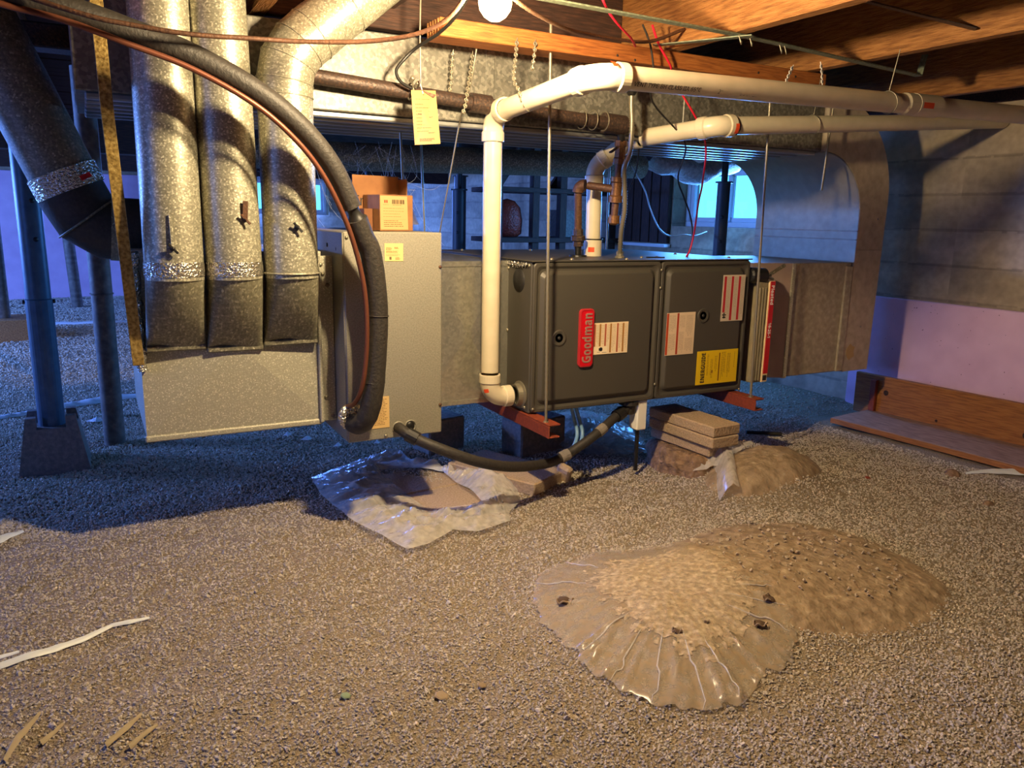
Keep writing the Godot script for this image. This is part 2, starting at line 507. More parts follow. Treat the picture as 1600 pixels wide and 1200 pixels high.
# ---------------------------------------------------------------- scene
func _ready() -> void:
	rng.seed = 7
	fn.seed = 3
	fn.frequency = 0.012
	fn.fractal_octaves = 4
	fn2.seed = 11
	fn2.frequency = 0.05
	# camera
	var cam := Camera3D.new()
	cam.name = "camera"
	cam.fov = 52.67
	cam.near = 0.02
	cam.far = 60.0
	add_child(cam)
	var yw := deg_to_rad(28.47)
	var pi := deg_to_rad(12.15)
	var ro := deg_to_rad(1.17)
	var fwd := Vector3(sin(yw) * cos(pi), -sin(pi), -cos(yw) * cos(pi))
	var right := Vector3(cos(yw), 0, sin(yw))
	var up := right.cross(fwd)
	cam.transform = Transform3D(Basis(right * cos(ro) + up * sin(ro), up * cos(ro) - right * sin(ro), -fwd), V(0, 0, 0))
	cam.current = true
	# sky and exposure
	var sky := ProceduralSkyMaterial.new()
	sky.sky_top_color = Color(0.22, 0.42, 0.86)
	sky.sky_horizon_color = Color(0.30, 0.72, 0.86)
	sky.ground_horizon_color = Color(0.30, 0.46, 0.52)
	sky.ground_bottom_color = Color(0.16, 0.24, 0.26)
	sky.sky_energy_multiplier = 1.0
	var env := Environment.new()
	env.background_mode = Environment.BG_SKY
	env.sky = Sky.new()
	env.sky.sky_material = sky
	env.background_energy_multiplier = 4.5
	env.tonemap_mode = Environment.TONE_MAPPER_LINEAR
	env.tonemap_exposure = 1.0
	env.sdfgi_enabled = true
	env.ssao_enabled = true
	env.ssil_enabled = true
	var we := WorldEnvironment.new()
	we.name = "world"
	we.environment = env
	add_child(we)
	# daylight through the five windows of the crawl space
	daylight("window_light", V(3.10, 0.13, -3.45), Vector3(-1, -0.25, 0.1), Vector2(0.62, 0.30), 3.4, Color(0.33, 0.62, 1.0))
	daylight("window_light", V(-2.56, 0.10, -1.0), Vector3(1, -0.9, 0), Vector2(0.95, 0.42), 2.0, Color(0.34, 0.52, 1.0))
	daylight("window_light", V(-2.56, 0.10, -4.6), Vector3(1, -0.9, 0), Vector2(0.95, 0.42), 20.0, Color(0.38, 0.56, 1.0))
	daylight("window_light", V(-2.56, 0.10, -7.2), Vector3(1, -0.6, 0), Vector2(0.95, 0.42), 9.0, Color(0.38, 0.57, 1.0))
	daylight("window_light", V(1.95, 0.16, -8.72), Vector3(0, -0.6, 1), Vector2(0.8, 0.36), 9.0, Color(0.34, 0.52, 1.0))
	materials()
	shell()
	floor_and_gravel()
	mounds()
	ceiling_timber()
	hanging_lamp()
	trunk_and_drop()
	furnace()
	coil_and_plenum()
	branch_pipes()
	refrigerant_lines()
	vents()
	gas_and_wires()
	hangers()
	posts()
	floor_things()
	far_things()

func daylight(n: String, at: Vector3, towards: Vector3, size: Vector2, e: float, c: Color) -> void:
	var l := AreaLight3D.new()
	l.name = numbered(n)
	add_child(l)
	l.position = at
	l.basis = Basis.looking_at(towards)
	l.area_size = size
	l.light_color = c
	l.light_energy = e
	l.shadow_enabled = true
	l.area_range = 14.0

func hole_wall(called: String, ax: int, at: float, thick: float, a0: float, a1: float, y0: float, y1: float, holes: Array, label: String) -> void:
	# a wall across axis ax (0: x, 2: z) between a0 and a1 along the other, with openings [a0, a1, y0, y1]
	var st := S()
	var cuts := [a0, a1]
	for h in holes: cuts.append_array([h[0], h[1]])
	cuts.sort()
	for i in cuts.size() - 1:
		if cuts[i + 1] - cuts[i] < 0.001: continue
		var mid: float = (cuts[i] + cuts[i + 1]) / 2
		var spans := [[y0, y1]]
		for h in holes:
			if mid > h[0] and mid < h[1]: spans = [[y0, h[2]], [h[3], y1]]
		for s in spans:
			var lo := V(cuts[i], s[0], at)
			var hi := V(cuts[i + 1], s[1], at + thick)
			if ax == 0:
				lo = V(at, s[0], cuts[i])
				hi = V(at + thick, s[1], cuts[i + 1])
			box(st, Vector3(minf(lo.x, hi.x), lo.y, minf(lo.z, hi.z)), Vector3(maxf(lo.x, hi.x), hi.y, maxf(lo.z, hi.z)), 0.0)
	struct(called, st, M.conc, label, "wall")

func window(ax: int, at: float, out: float, a0: float, a1: float, y0: float, y1: float, label: String) -> void:
	# two sashes in a frame set 8 cm into the wall; out is the way outdoors
	var p := at + out * 0.10
	var B := func(st: SurfaceTool, u0: float, u1: float, v0: float, v1: float, d0: float, d1: float) -> void:
		var e0 := minf(p + out * d0, p + out * d1)
		var e1 := maxf(p + out * d0, p + out * d1)
		if ax == 0: box(st, V(e0, v0, u0), V(e1, v1, u1), 0.003)
		else: box(st, V(u0, v0, e0), V(u1, v1, e1), 0.003)
	var st := S()
	for s in [[a0, a1, y0, y0 + 0.03], [a0, a1, y1 - 0.03, y1], [a0, a0 + 0.03, y0 + 0.03, y1 - 0.03], [a1 - 0.03, a1, y0 + 0.03, y1 - 0.03]]:
		B.call(st, s[0], s[1], s[2], s[3], 0.0, 0.06)
	var w := obj("window_%d" % (1 + get_children().filter(func(c): return str(c.name).begins_with("window_") and not c is Light3D).size()), st, M.vinyl)
	tag(w, label, "window", "", "structure")
	var m: float = (a0 + a1) / 2
	for k in 2:
		var l: float = a0 + 0.03 if k == 0 else m - 0.012
		var r: float = m + 0.012 if k == 0 else a1 - 0.03
		var d: float = 0.01 + 0.022 * k
		var sh := S()
		for s in [[l, r, y0 + 0.03, y0 + 0.055], [l, r, y1 - 0.055, y1 - 0.03], [l, l + 0.025, y0 + 0.055, y1 - 0.055], [r - 0.025, r, y0 + 0.055, y1 - 0.055]]:
			B.call(sh, s[0], s[1], s[2], s[3], d, d + 0.02)
		obj("sash", sh, M.vinyl, w)
		var g := S()
		B.call(g, l + 0.02, r - 0.02, y0 + 0.05, y1 - 0.05, d + 0.008, d + 0.011)
		obj("pane", g, M.glass, w)

func shell() -> void:
	# walls of board-marked concrete, 20 cm thick
	hole_wall("wall_right", 0, 3.15, 0.2, -8.8, 3.0, -1.0, 0.47, [[-3.80, -3.10, -0.035, 0.31]], "board-marked grey concrete wall at the right, with a small window behind the return duct")
	hole_wall("wall_left", 0, -2.6, -0.2, -8.8, 3.0, -1.0, 0.47, [[-1.5, -0.5, -0.12, 0.32], [-5.1, -4.1, -0.12, 0.32], [-7.7, -6.7, -0.12, 0.32]], "concrete wall along the left side of the crawl space")
	hole_wall("wall_back", 2, -8.8, -0.2, -2.8, 3.35, -1.0, 0.47, [[1.5, 2.4, -0.02, 0.36]], "concrete wall at the far end of the crawl space")
	hole_wall("wall_front", 2, 3.0, 0.2, -2.8, 3.35, -1.0, 0.47, [], "concrete wall behind the viewer")
	window(0, 3.15, 1, -3.80, -3.10, -0.035, 0.31, "small bright sliding window in the right wall beside the curved duct")
	window(0, -2.6, -1, -1.5, -0.5, -0.12, 0.32, "sliding window in the left wall near the viewer")
	window(0, -2.6, -1, -5.1, -4.1, -0.12, 0.32, "sliding window in the left wall further back")
	window(0, -2.6, -1, -7.7, -6.7, -0.12, 0.32, "sliding window in the left wall at its far end")
	window(2, -8.8, -1, 1.5, 2.4, -0.02, 0.36, "sliding window in the far wall seen past the galvanised pipes")
	# the ground outdoors, with a bank of planting beyond the windows
	var st := S()
	box(st, V(-14, -0.5, -22), V(-2.82, -0.2, 14), 0.0)
	box(st, V(3.37, -0.5, -22), V(14, -0.2, 14), 0.0)
	box(st, V(-2.82, -0.5, -22), V(3.37, -0.2, -9.02), 0.0)
	struct("ground_outdoors", st, M.green, "lawn outdoors around the house", "ground")
	# pink foam boards against the foot of the walls
	var f := thing("foam_board", "pink rigid foam board along the foot of the right wall behind the wooden shelf", "insulation board", V(3.135, -0.8, -1.0))
	st = S()
	var top := 0.012
	var pl := PackedVector2Array()
	box(st, V(3.122, -0.95, -2.42), V(3.149, -0.318, -0.85), 0.003)
	obj("panel", st, M.foam, f)
	st = S()
	for i in 46:
		var zz := rng.randf_range(-2.3, -1.5)
		var yy := -0.33 - pow(rng.randf(), 1.6) * 0.36
		var s := rng.randf_range(0.0012, 0.003)
		cbox(st, V(3.1218, yy, zz), Vector3(0.001, s, s * rng.randf_range(0.6, 2.2)), 0.0, Vector3(rng.randf() * 3, 0, 0))
	var sp := obj("dirt_specks", st, M.foamink, f)
	sp.set_meta("kind", "stuff")
	f = thing("foam_board", "pink rigid foam board further along the right wall towards the viewer", "insulation board", V(3.135, -0.8, 0.6))
	st = S()
	box(st, V(3.122, -0.95, -0.846), V(3.149, -0.325, 1.6), 0.003)
	obj("panel", st, M.foam, f)
	for k in 3:
		f = thing("foam_board", ["lavender-lit foam board on the far wall, partly hidden by the left frame edge", "lavender-lit foam board on the far wall behind the blue steel post", "lavender-lit foam board on the far wall behind the brown post"][k], "insulation board", V(-1.8 + 1.1 * k, -0.86, -8.78), "foam boards on the far wall")
		st = S()
		box(st, V(-2.58 + 1.05 * k, -0.95, -8.797), V(-1.536 + 1.05 * k, 0.33, -8.76), 0.003)
		obj("panel", st, M.foam, f)

func floor_and_gravel() -> void:
	var xs := []
	var zs := []
	var x := -2.6
	while x < 3.16:
		xs.append(x)
		x += 0.03 if x > -1.2 else 0.07
	var z := 3.0
	while z > -8.81:
		zs.append(z)
		z -= 0.15 if z > 0.0 else (0.025 if z > -3.4 else 0.06)
	var st := SurfaceTool.new()
	st.begin(Mesh.PRIMITIVE_TRIANGLES)
	for zz in zs:
		for xx in xs:
			st.add_vertex(G(xx, zz))
	var n := xs.size()
	for j in zs.size() - 1:
		for i in n - 1:
			var a := j * n + i
			for k in [a, a + n, a + 1, a + 1, a + n, a + n + 1]: st.add_index(k)
	struct("floor", st, M.ground, "grey-brown gravel ground of the crawl space", "ground")
	# loose stones: three shapes, tinted one by one
	var made := 0
	for v in 4:
		var sg := S()
		var ico := SphereMesh.new()
		ico.radial_segments = 5
		ico.rings = 2
		ico.radius = 1.0
		ico.height = 2.0
		var a := ico.get_mesh_arrays()
		var vs: PackedVector3Array = a[Mesh.ARRAY_VERTEX]
		var jit := {}
		for i in a[Mesh.ARRAY_INDEX]:
			var p := vs[i]
			var key := p.snapped(Vector3.ONE * 0.01)
			if not jit.has(key): jit[key] = p * rng.randf_range(0.7, 1.15)
			sg.add_vertex(jit[key])
		sg.generate_normals()
		var mesh := sg.commit()
		mesh.surface_set_material(0, M.stone)
		var count := 78000 if v < 3 else 52000
		var mm := MultiMesh.new()
		mm.transform_format = MultiMesh.TRANSFORM_3D
		mm.use_colors = true
		mm.mesh = mesh
		mm.instance_count = count
		var buf := PackedFloat32Array()
		buf.resize(count * 16)
		var i := 0
		while i < count:
			# denser near the viewer
			var d := lerpf(0.32, 3.9, pow(rng.randf(), 1.3))
			var zz := -d
			var xx := rng.randf_range(maxf(-0.25 - 0.12 * d, 1.1 - 1.8 * d), minf(2.72, 0.95 + d * 1.9))
			if v == 3:
				d = lerpf(2.3, 8.7, pow(rng.randf(), 1.3))
				zz = -d
				xx = rng.randf_range(-0.3 - 0.14 * d, 0.45) if rng.randf() < 0.8 else rng.randf_range(2.4, 3.12)
			if sheet_over(xx, zz) or (xx > 2.69 and zz > -2.2): continue
			var y := ground(xx, zz)
			var s := rng.randf_range(0.0018, 0.0035) * (1.0 if rng.randf() < 0.985 else 1.8)
			if d > 2.4: s *= 1.3 + maxf(0.0, d - 3.5) * 0.28
			var b := Basis.from_euler(Vector3(rng.randf() * 6, rng.randf() * 6, rng.randf() * 6)) * Basis.from_scale(Vector3(s * 1.25, s * 0.8, s))
			var o := V(xx, y + s * 0.25, zz)
			var k := 0.66 + 0.45 * rng.randf() + (0.4 if rng.randf() < 0.04 else 0.0)
			var w := rng.randf()
			var c := Color(0.52 * k, (0.465 - 0.02 * w) * k, (0.375 - 0.03 * w) * k)
			var q := i * 16
			var r := [b.x.x, b.y.x, b.z.x, o.x, b.x.y, b.y.y, b.z.y, o.y, b.x.z, b.y.z, b.z.z, o.z, c.r, c.g, c.b, 1.0]
			for e in 16: buf[q + e] = r[e]
			i += 1
		mm.buffer = buf
		var mi := MultiMeshInstance3D.new()
		mi.multimesh = mm
		mi.name = numbered("gravel")
		add_child(mi)
		tag(mi, ["loose angular gravel stones spread over the ground", "loose rounded gravel stones mixed into the ground cover", "loose flat gravel stones mixed into the ground cover", "coarse gravel stones on the far ground and along the right wall"][v], "gravel", "", "stuff")

func sheet_over(x: float, z: float) -> bool:
	# where the plastic on the mound and the bare dusty mound keep the ground free of stones
	var p := Vector2(x - 1.06, z + 1.21)
	if p.length() < sheet_r(p.angle()) - 0.012: return true
	var d := sqrt(pow((x - 1.52) / 0.30, 2) + pow((z + 1.22) / 0.30, 2)) + 0.25 * fn2.get_noise_2d(x * 60, z * 60)
	return d < 0.95 and rng.randf() > 0.4

func sheet_r(a: float) -> float:
	# the outline of the film over the mound, round its middle
	var k := fposmod(a + PI, TAU) / TAU * 16.0
	var i := int(k) % 16
	return lerpf(FILM[i], FILM[(i + 1) % 16], smoothstep(0.0, 1.0, k - floorf(k))) + 0.018 * fn.get_noise_2d(cos(a) * 240.0, sin(a) * 240.0) + 0.012 * fn2.get_noise_2d(cos(a) * 160.0, sin(a) * 160.0)

func mounds() -> void:
	var t := thing("plastic_sheet", "dusty clear plastic sheet with radial creases draped over the front mound", "plastic sheet", G(1.06, -1.21))
	var st := S()
	st.set_smooth_group(1)
	var NA := 260
	var NR := 36
	var grid := []
	for j in NR + 1:
		var row := []
		for i in NA:
			var a := TAU * i / NA - PI
			var u := float(j) / NR
			var r := sheet_r(a) * u
			var x := 1.06 + cos(a) * r
			var z := -1.21 + sin(a) * r
			# pleats: sharp ridges that open towards the hem, strongest on the left and in front
			var amp := 0.5 + 0.5 * smoothstep(-0.2, 0.9, sin(a) * 0.7 - cos(a) * 0.8)
			var f := a * 2.6 + 2.4 * fn.get_noise_1d(a * 70.0) + 0.5 * fn2.get_noise_1d(a * 60.0 + u * 20.0)
			var ridge := pow(1.0 - absf(fmod(absf(f), 1.0) * 2.0 - 1.0), 7.0)
			var h := 0.005 + (0.013 * ridge + 0.004 * fn2.get_noise_2d(a * 300.0, u * 40.0)) * amp * smoothstep(0.35, 0.95, u)
			h += 0.006 * (1.0 - u) + 0.007 * fn.get_noise_2d(x * 120, z * 120) + 0.0022 * fn2.get_noise_2d(x * 1100, z * 1100)
			if j == NR: h *= 0.55
			row.append(G(x, z, h + 0.003))
		grid.append(row)
	for j in NR:
		for i in NA:
			var i2 := (i + 1) % NA
			if j == 0: tri(st, grid[0][0], grid[1][i2], grid[1][i])
			else: quad(st, grid[j][i], grid[j][i2], grid[j + 1][i2], grid[j + 1][i])
	obj("film", st, M.film2, t)
	st = S()
	st.set_smooth_group(1)
	var lift := Vector3(0, 0.0022, 0)
	for j in int(NR * 0.86):
		for i in NA:
			var i2 := (i + 1) % NA
			if float(j) / NR > 0.62 + 0.22 * fn2.get_noise_2d(grid[j][i].x * 420, grid[j][i].z * 420) - 0.16 * smoothstep(0.2, 1.0, -cos(TAU * i / NA - PI)): continue
			if j == 0: tri(st, grid[0][0] + lift, grid[1][i2] + lift, grid[1][i] + lift)
			else: quad(st, grid[j][i] + lift, grid[j][i2] + lift, grid[j + 1][i2] + lift, grid[j + 1][i] + lift)
	obj("dust_crust", st, M.crust, t)
	# creases pressed into the film
	for q in [[2.95, 0.45, 0.98], [2.62, 0.5, 1.0], [2.35, 0.42, 0.99], [2.08, 0.38, 1.0], [1.86, 0.5, 0.97], [0.95, 0.45, 0.95], [0.62, 0.4, 0.97], [0.35, 0.55, 0.95], [-2.2, 0.6, 1.0], [-1.75, 0.65, 1.0]]:
		st = S()
		var cp := []
		for k in 14:
			var u: float = lerpf(q[1], q[2], k / 13.0)
			var a: float = q[0] + 0.012 * sin(k * 0.5)
			var i: int = posmod(int((a + PI) / TAU * NA), NA)
			cp.append(grid[int(u * NR)][i].lerp(grid[mini(int(u * NR) + 1, NR)][i], u * NR - floorf(u * NR)) + Vector3(0, 0.0015, 0))
		var rr := []
		for k in 14: rr.append(0.0004 + 0.0016 * sin(PI * (k + 0.5) / 14.0))
		tube(st, cp, rr, 8, true)
		obj("crease", st, M.film, t)
	# torn holes with curled lips
	for h in [[0.862, -1.325, 0.020, 0.4], [0.978, -1.085, 0.012, 1.0], [1.24, -1.095, 0.016, 2.0], [1.16, -1.04, 0.016, 0.8], [1.05, -1.08, 0.006, 0.0]]:
		st = S()
		var q := []
		var c := G(h[0], h[1], 0.016)
		for k in 9:
			var a: float = h[3] + 3.6 * k / 8
			q.append(c + Vector3(cos(a) * h[2], 0.004 * sin(k * 2.1), sin(a) * h[2] * 0.7))
		tube(st, curve(q, 3), h[2] * 0.10, 6)
		obj("torn_lip", st, M.dirt, t)
		st = S()
		lathe(st, c + Vector3(0, -0.004, 0), Vector3(0.1, 1, 0.1), [[0, h[2] * 0.9], [0.003, h[2] * 0.8], [0.0032, 0]], 7)
		obj("torn_hole", st, M.soil, t)
	# bare dusty mound beside it
	st = SurfaceTool.new()
	st.begin(Mesh.PRIMITIVE_TRIANGLES)
	var n := 64
	for j in n + 1:
		for i in n + 1:
			var u := float(i) / n * 2 - 1
			var v := float(j) / n * 2 - 1
			var x := 1.50 + 0.36 * u * sqrt(1 - v * v / 2)
			var z := -1.23 + 0.33 * v * sqrt(1 - u * u / 2)
			var e := sqrt(maxf(0.0, 1.0 - maxf(absf(u), absf(v))))
			st.add_vertex(G(x, z, -0.012 + 0.022 * minf(1.0, e * 1.8) + 0.005 * fn2.get_noise_2d(x * 300, z * 300) * e + 0.003 * fn2.get_noise_2d(x * 1500, z * 1500) * e))
	for j in n:
		for i in n:
			var a := j * (n + 1) + i
			for k in [a, a + 1, a + n + 1, a + 1, a + n + 2, a + n + 1]: st.add_index(k)
	var d := obj("dirt_mound", st, M.dirt)
	tag(d, "low dusty earth mound beside the plastic-covered one, flecked with pale crumbs", "earth mound")
	# pale crumbs and a hump of earth by the paver stack
	st = S()
	for i in 420:
		var a := rng.randf() * TAU
		var r := sqrt(rng.randf()) * 0.26
		var x := 1.52 + cos(a) * r
		var z := -1.28 + sin(a) * r
		var s := 0.0025 + 0.007 * pow(rng.randf(), 3.0)
		cbox(st, G(x, z, 0.014), Vector3(s, s * 0.5, s * rng.randf_range(0.5, 1.4)), s * 0.15, Vector3(rng.randf(), rng.randf() * 6, rng.randf()))
	var cr := obj("earth_crumbs", st, mat(C(182, 166, 142), 0.9))
	tag(cr, "pale crumbs of earth and mortar strewn on the dusty mound", "crumbs", "", "stuff")
	st = SurfaceTool.new()
	st.begin(Mesh.PRIMITIVE_TRIANGLES)
	n = 40
	for j in n + 1:
		for i in n + 1:
			var u := float(i) / n * 2 - 1
			var v := float(j) / n * 2 - 1
			var x := 1.91 + 0.23 * u * sqrt(1 - v * v / 2)
			var z := -1.76 + 0.14 * v * sqrt(1 - u * u / 2)
			var e := sqrt(maxf(0.0, 1.0 - maxf(absf(u), absf(v))))
			st.add_vertex(G(x, z, -0.01 + 0.022 * minf(1.0, e * 1.8) + 0.010 * fn2.get_noise_2d(x * 160, z * 160) * e + 0.004 * fn2.get_noise_2d(x * 900, z * 900) * e))
	for j in n:
		for i in n:
			var a := j * (n + 1) + i
			for k in [a, a + 1, a + n + 1, a + 1, a + n + 2, a + n + 1]: st.add_index(k)
	var hu := obj("earth_hump", st, M.dirt)
	tag(hu, "small brown earth hump right in front of the stacked pavers", "earth mound")
	# the clear flap on its left end
	st = S()
	st.set_smooth_group(1)
	var rows := []
	for j in 9:
		var row := []
		for i in 7:
			var u := i / 6.0
			var v := j / 8.0
			var x := lerpf(1.665, 1.79, v) + 0.05 * u
			var z := lerpf(-1.70, -1.87, v) + 0.03 * u
			row.append(G(x, z, 0.006 + 0.045 * sin(PI * minf(1.0, u * 0.75)) + 0.012 * fn2.get_noise_2d(u * 300, v * 300)))
		rows.append(row)
	for j in 8:
		for i in 6: quad(st, rows[j][i], rows[j][i + 1], rows[j + 1][i + 1], rows[j + 1][i])
	var fl := obj("plastic_flap", st, M.film)
	tag(fl, "clear plastic flap folded over the end of the earth hump", "plastic sheet")

func ceiling_timber() -> void:
	# subfloor boards above the joists, and the roof slab that closes the room
	var st := S()
	box(st, V(-2.8, 0.76, -9.0), V(3.35, 0.9, 3.2), 0.0)
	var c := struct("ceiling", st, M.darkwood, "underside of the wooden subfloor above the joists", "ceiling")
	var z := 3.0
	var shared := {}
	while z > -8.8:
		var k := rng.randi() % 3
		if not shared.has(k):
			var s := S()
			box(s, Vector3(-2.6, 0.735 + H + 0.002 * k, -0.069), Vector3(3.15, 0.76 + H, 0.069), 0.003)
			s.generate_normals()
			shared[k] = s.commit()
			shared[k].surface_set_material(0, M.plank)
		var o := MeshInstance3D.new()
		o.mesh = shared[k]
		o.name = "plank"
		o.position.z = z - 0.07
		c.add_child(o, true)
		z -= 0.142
	# joists
	var places := {"rightmost floor joist, close along the right wall": [2.80, 0.462], "floor joist over the long PVC vent, second from the right wall": [2.10, 0.478], "floor joist that carries the right half of the hanging timber, third from the right wall": [1.535, 0.478], "floor joist over the return trunk, headed off behind the lamp": [0.975, 0.48], "floor joist beside the elbow of the galvanised pipe": [0.415, 0.48], "floor joist left of the first galvanised pipe": [-0.165, 0.48], "floor joist second left of the galvanised pipes": [-0.745, 0.48], "floor joist third left of the galvanised pipes": [-1.325, 0.48], "floor joist close along the left wall": [-1.905, 0.48]}
	for l in places:
		var p: Array = places[l]
		var j := thing("floor_joist", l, "joist", V(p[0], p[1], -2.9), "floor joists")
		st = S()
		box(st, V(p[0] - 0.021, p[1], -8.95), V(p[0] + 0.021, 0.735, -2.161 if absf(p[0] - 0.975) < 0.01 else 3.15), 0.003)
		obj("timber", st, M.joist, j)
	# dark timbers across the joists
	st = S()
	box(st, V(0.437, 0.484, -2.16), V(1.513, 0.734, -2.12), 0.003)
	tag(obj("header_timber", st, M.darkwood), "dark brown header timber between two joists behind the lamp", "timber")
	st = S()
	box(st, V(-2.0, 0.415, -2.62), V(0.12, 0.478, -2.53), 0.004)
	tag(obj("girder", st, M.iron), "rust-edged girder in the dark upper left corner", "girder")
	st = S()
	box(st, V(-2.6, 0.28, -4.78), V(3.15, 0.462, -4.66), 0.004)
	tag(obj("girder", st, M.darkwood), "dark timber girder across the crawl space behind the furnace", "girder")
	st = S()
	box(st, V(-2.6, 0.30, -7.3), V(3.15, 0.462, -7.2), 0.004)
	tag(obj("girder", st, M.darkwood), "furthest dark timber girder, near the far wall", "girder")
	# sill on the walls
	st = S()
	box(st, V(3.15, 0.47, -9.0), V(3.35, 0.76, 3.2), 0.0)
	box(st, V(-2.8, 0.47, -9.0), V(-2.6, 0.76, 3.2), 0.0)
	box(st, V(-2.6, 0.47, -9.0), V(3.15, 0.76, -8.96), 0.0)
	box(st, V(-2.6, 0.47, 3.16), V(3.15, 0.76, 3.2), 0.0)
	struct("trim_1", st, M.darkwood, "rim timbers that close the floor frame on top of the walls", "rim joist")
	# the timber hung below the joists
	var b := thing("hanging_timber", "orange-brown sawn timber hung under the joists, with rods and chains through it", "timber", V(1.48, 0.43, -1.92))
	st = S()
	box(st, V(0.80, 0.430, -1.965), V(2.16, 0.474, -1.88), 0.002)
	obj("timber", st, M.beam, b)
	st = S()
	for i in 5: box(st, V(0.797, 0.432, -1.958 + i * 0.016), V(0.801, 0.472, -1.952 + i * 0.016), 0.0)
	obj("sawn_grooves", st, M.joist, b)
	for x in [1.33, 1.39, 1.86, 2.02]:
		st = S()
		lathe(st, V(x, 0.455 - 0.01 * (fmod(x * 10, 2)), -1.8805), Vector3.BACK, [[0, 0.0045], [0.0015, 0.003], [0.002, 0]], 8)
		obj("nail_head", st, M.ink, b)
	# bridging straps nailed under the joists
	var br := thing("bridging_strap", "long green-painted metal strap running across under the joists", "bridging strap", V(1.6, 0.47, -1.66), "bridging straps")
	st = S()
	bar(st, V(0.90, 0.474, -1.61), V(1.56, 0.474, -1.632), 0.024, 0.004)
	bar(st, V(1.55, 0.474, -1.632), V(2.40, 0.470, -1.72), 0.024, 0.004)
	obj("strap", st, M.strapgreen, br)
	st = S()
	bar(st, V(2.40, 0.470, -1.72), V(2.41, 0.535, -1.715), 0.022, 0.003, Vector3.RIGHT)
	obj("bent_end", st, M.strapgreen, br)
	for q in [[1.53, -1.628], [1.57, -1.630], [1.70, -1.65], [1.72, -1.652]]:
		st = S()
		tube(st, curve([V(q[0], 0.476, q[1]), V(q[0] + 0.004, 0.455, q[1] + 0.006), V(q[0] + 0.010, 0.452, q[1] + 0.002), V(q[0] + 0.012, 0.460, q[1])], 3), 0.0018, 6)
		obj("bent_nail", st, M.zinc, br)
	br = thing("bridging_strap", "short green metal strap that crosses the long one under the third joist", "bridging strap", V(1.5, 0.47, -1.75), "bridging straps")
	st = S()
	bar(st, V(1.555, 0.4695, -1.60), V(1.44, 0.4765, -1.86), 0.024, 0.003)
	obj("strap", st, M.strapgreen, br)
	br = thing("bridging_strap", "dark metal strap slanting up between the two right joists", "bridging strap", V(2.05, 0.55, -1.4), "bridging straps")
	st = S()
	bar(st, V(1.58, 0.72, -1.86), V(2.075, 0.50, -1.34), 0.024, 0.004)
	obj("strap", st, M.iron, br)

func hanging_lamp() -> void:
	var at := V(0.722, 0.398, -1.43)
	var t := thing("ceiling_lamp", "bare glowing white bulb in a porcelain holder under the joists", "lamp", at)
	var st := S()
	lathe(st, at + Vector3(0, 0.062, 0), Vector3.DOWN, [[0, 0.013], [0.010, 0.0135], [0.022, 0.018], [0.038, 0.0275], [0.052, 0.0320], [0.062, 0.0325], [0.074, 0.0300], [0.086, 0.0215], [0.093, 0.011], [0.0955, 0]], 32)
	var glow := mat(C(255, 244, 224), 0.4)
	glow.emission_enabled = true
	glow.emission = Color(1.0, 0.86, 0.66)
	glow.emission_energy_multiplier = 6.0
	obj("bulb", st, glow, t)
	st = S()
	lathe(st, at + Vector3(0, 0.137, 0), Vector3.DOWN, [[0, 0], [0, 0.048], [0.014, 0.046], [0.03, 0.030], [0.055, 0.022], [0.072, 0.020], [0.072, 0.0]], 24)
	obj("lamp_holder", st, M.white, t)
	st = S()
	box(st, V(0.67, 0.535, -2.119), V(0.77, 0.56, -1.36), 0.002)
	obj("mounting_plate", st, M.darkwood, t)
	var l := OmniLight3D.new()
	l.name = "bulb_light"
	t.add_child(l)
	l.position = Vector3.ZERO
	l.light_color = Color(1.0, 0.885, 0.69)
	l.light_energy = 2.1
	l.light_size = 0.032
	l.omni_range = 12.0
	l.omni_attenuation = 2.0
	l.shadow_enabled = true

func arc2(cx: float, cy: float, rx: float, ry: float, a0: float, a1: float, n: int) -> Array:
	var o := []
	for i in n + 1:
		var a := lerpf(a0, a1, float(i) / n)
		o.append(Vector2(cx + cos(a) * rx, cy + sin(a) * ry))
	return o

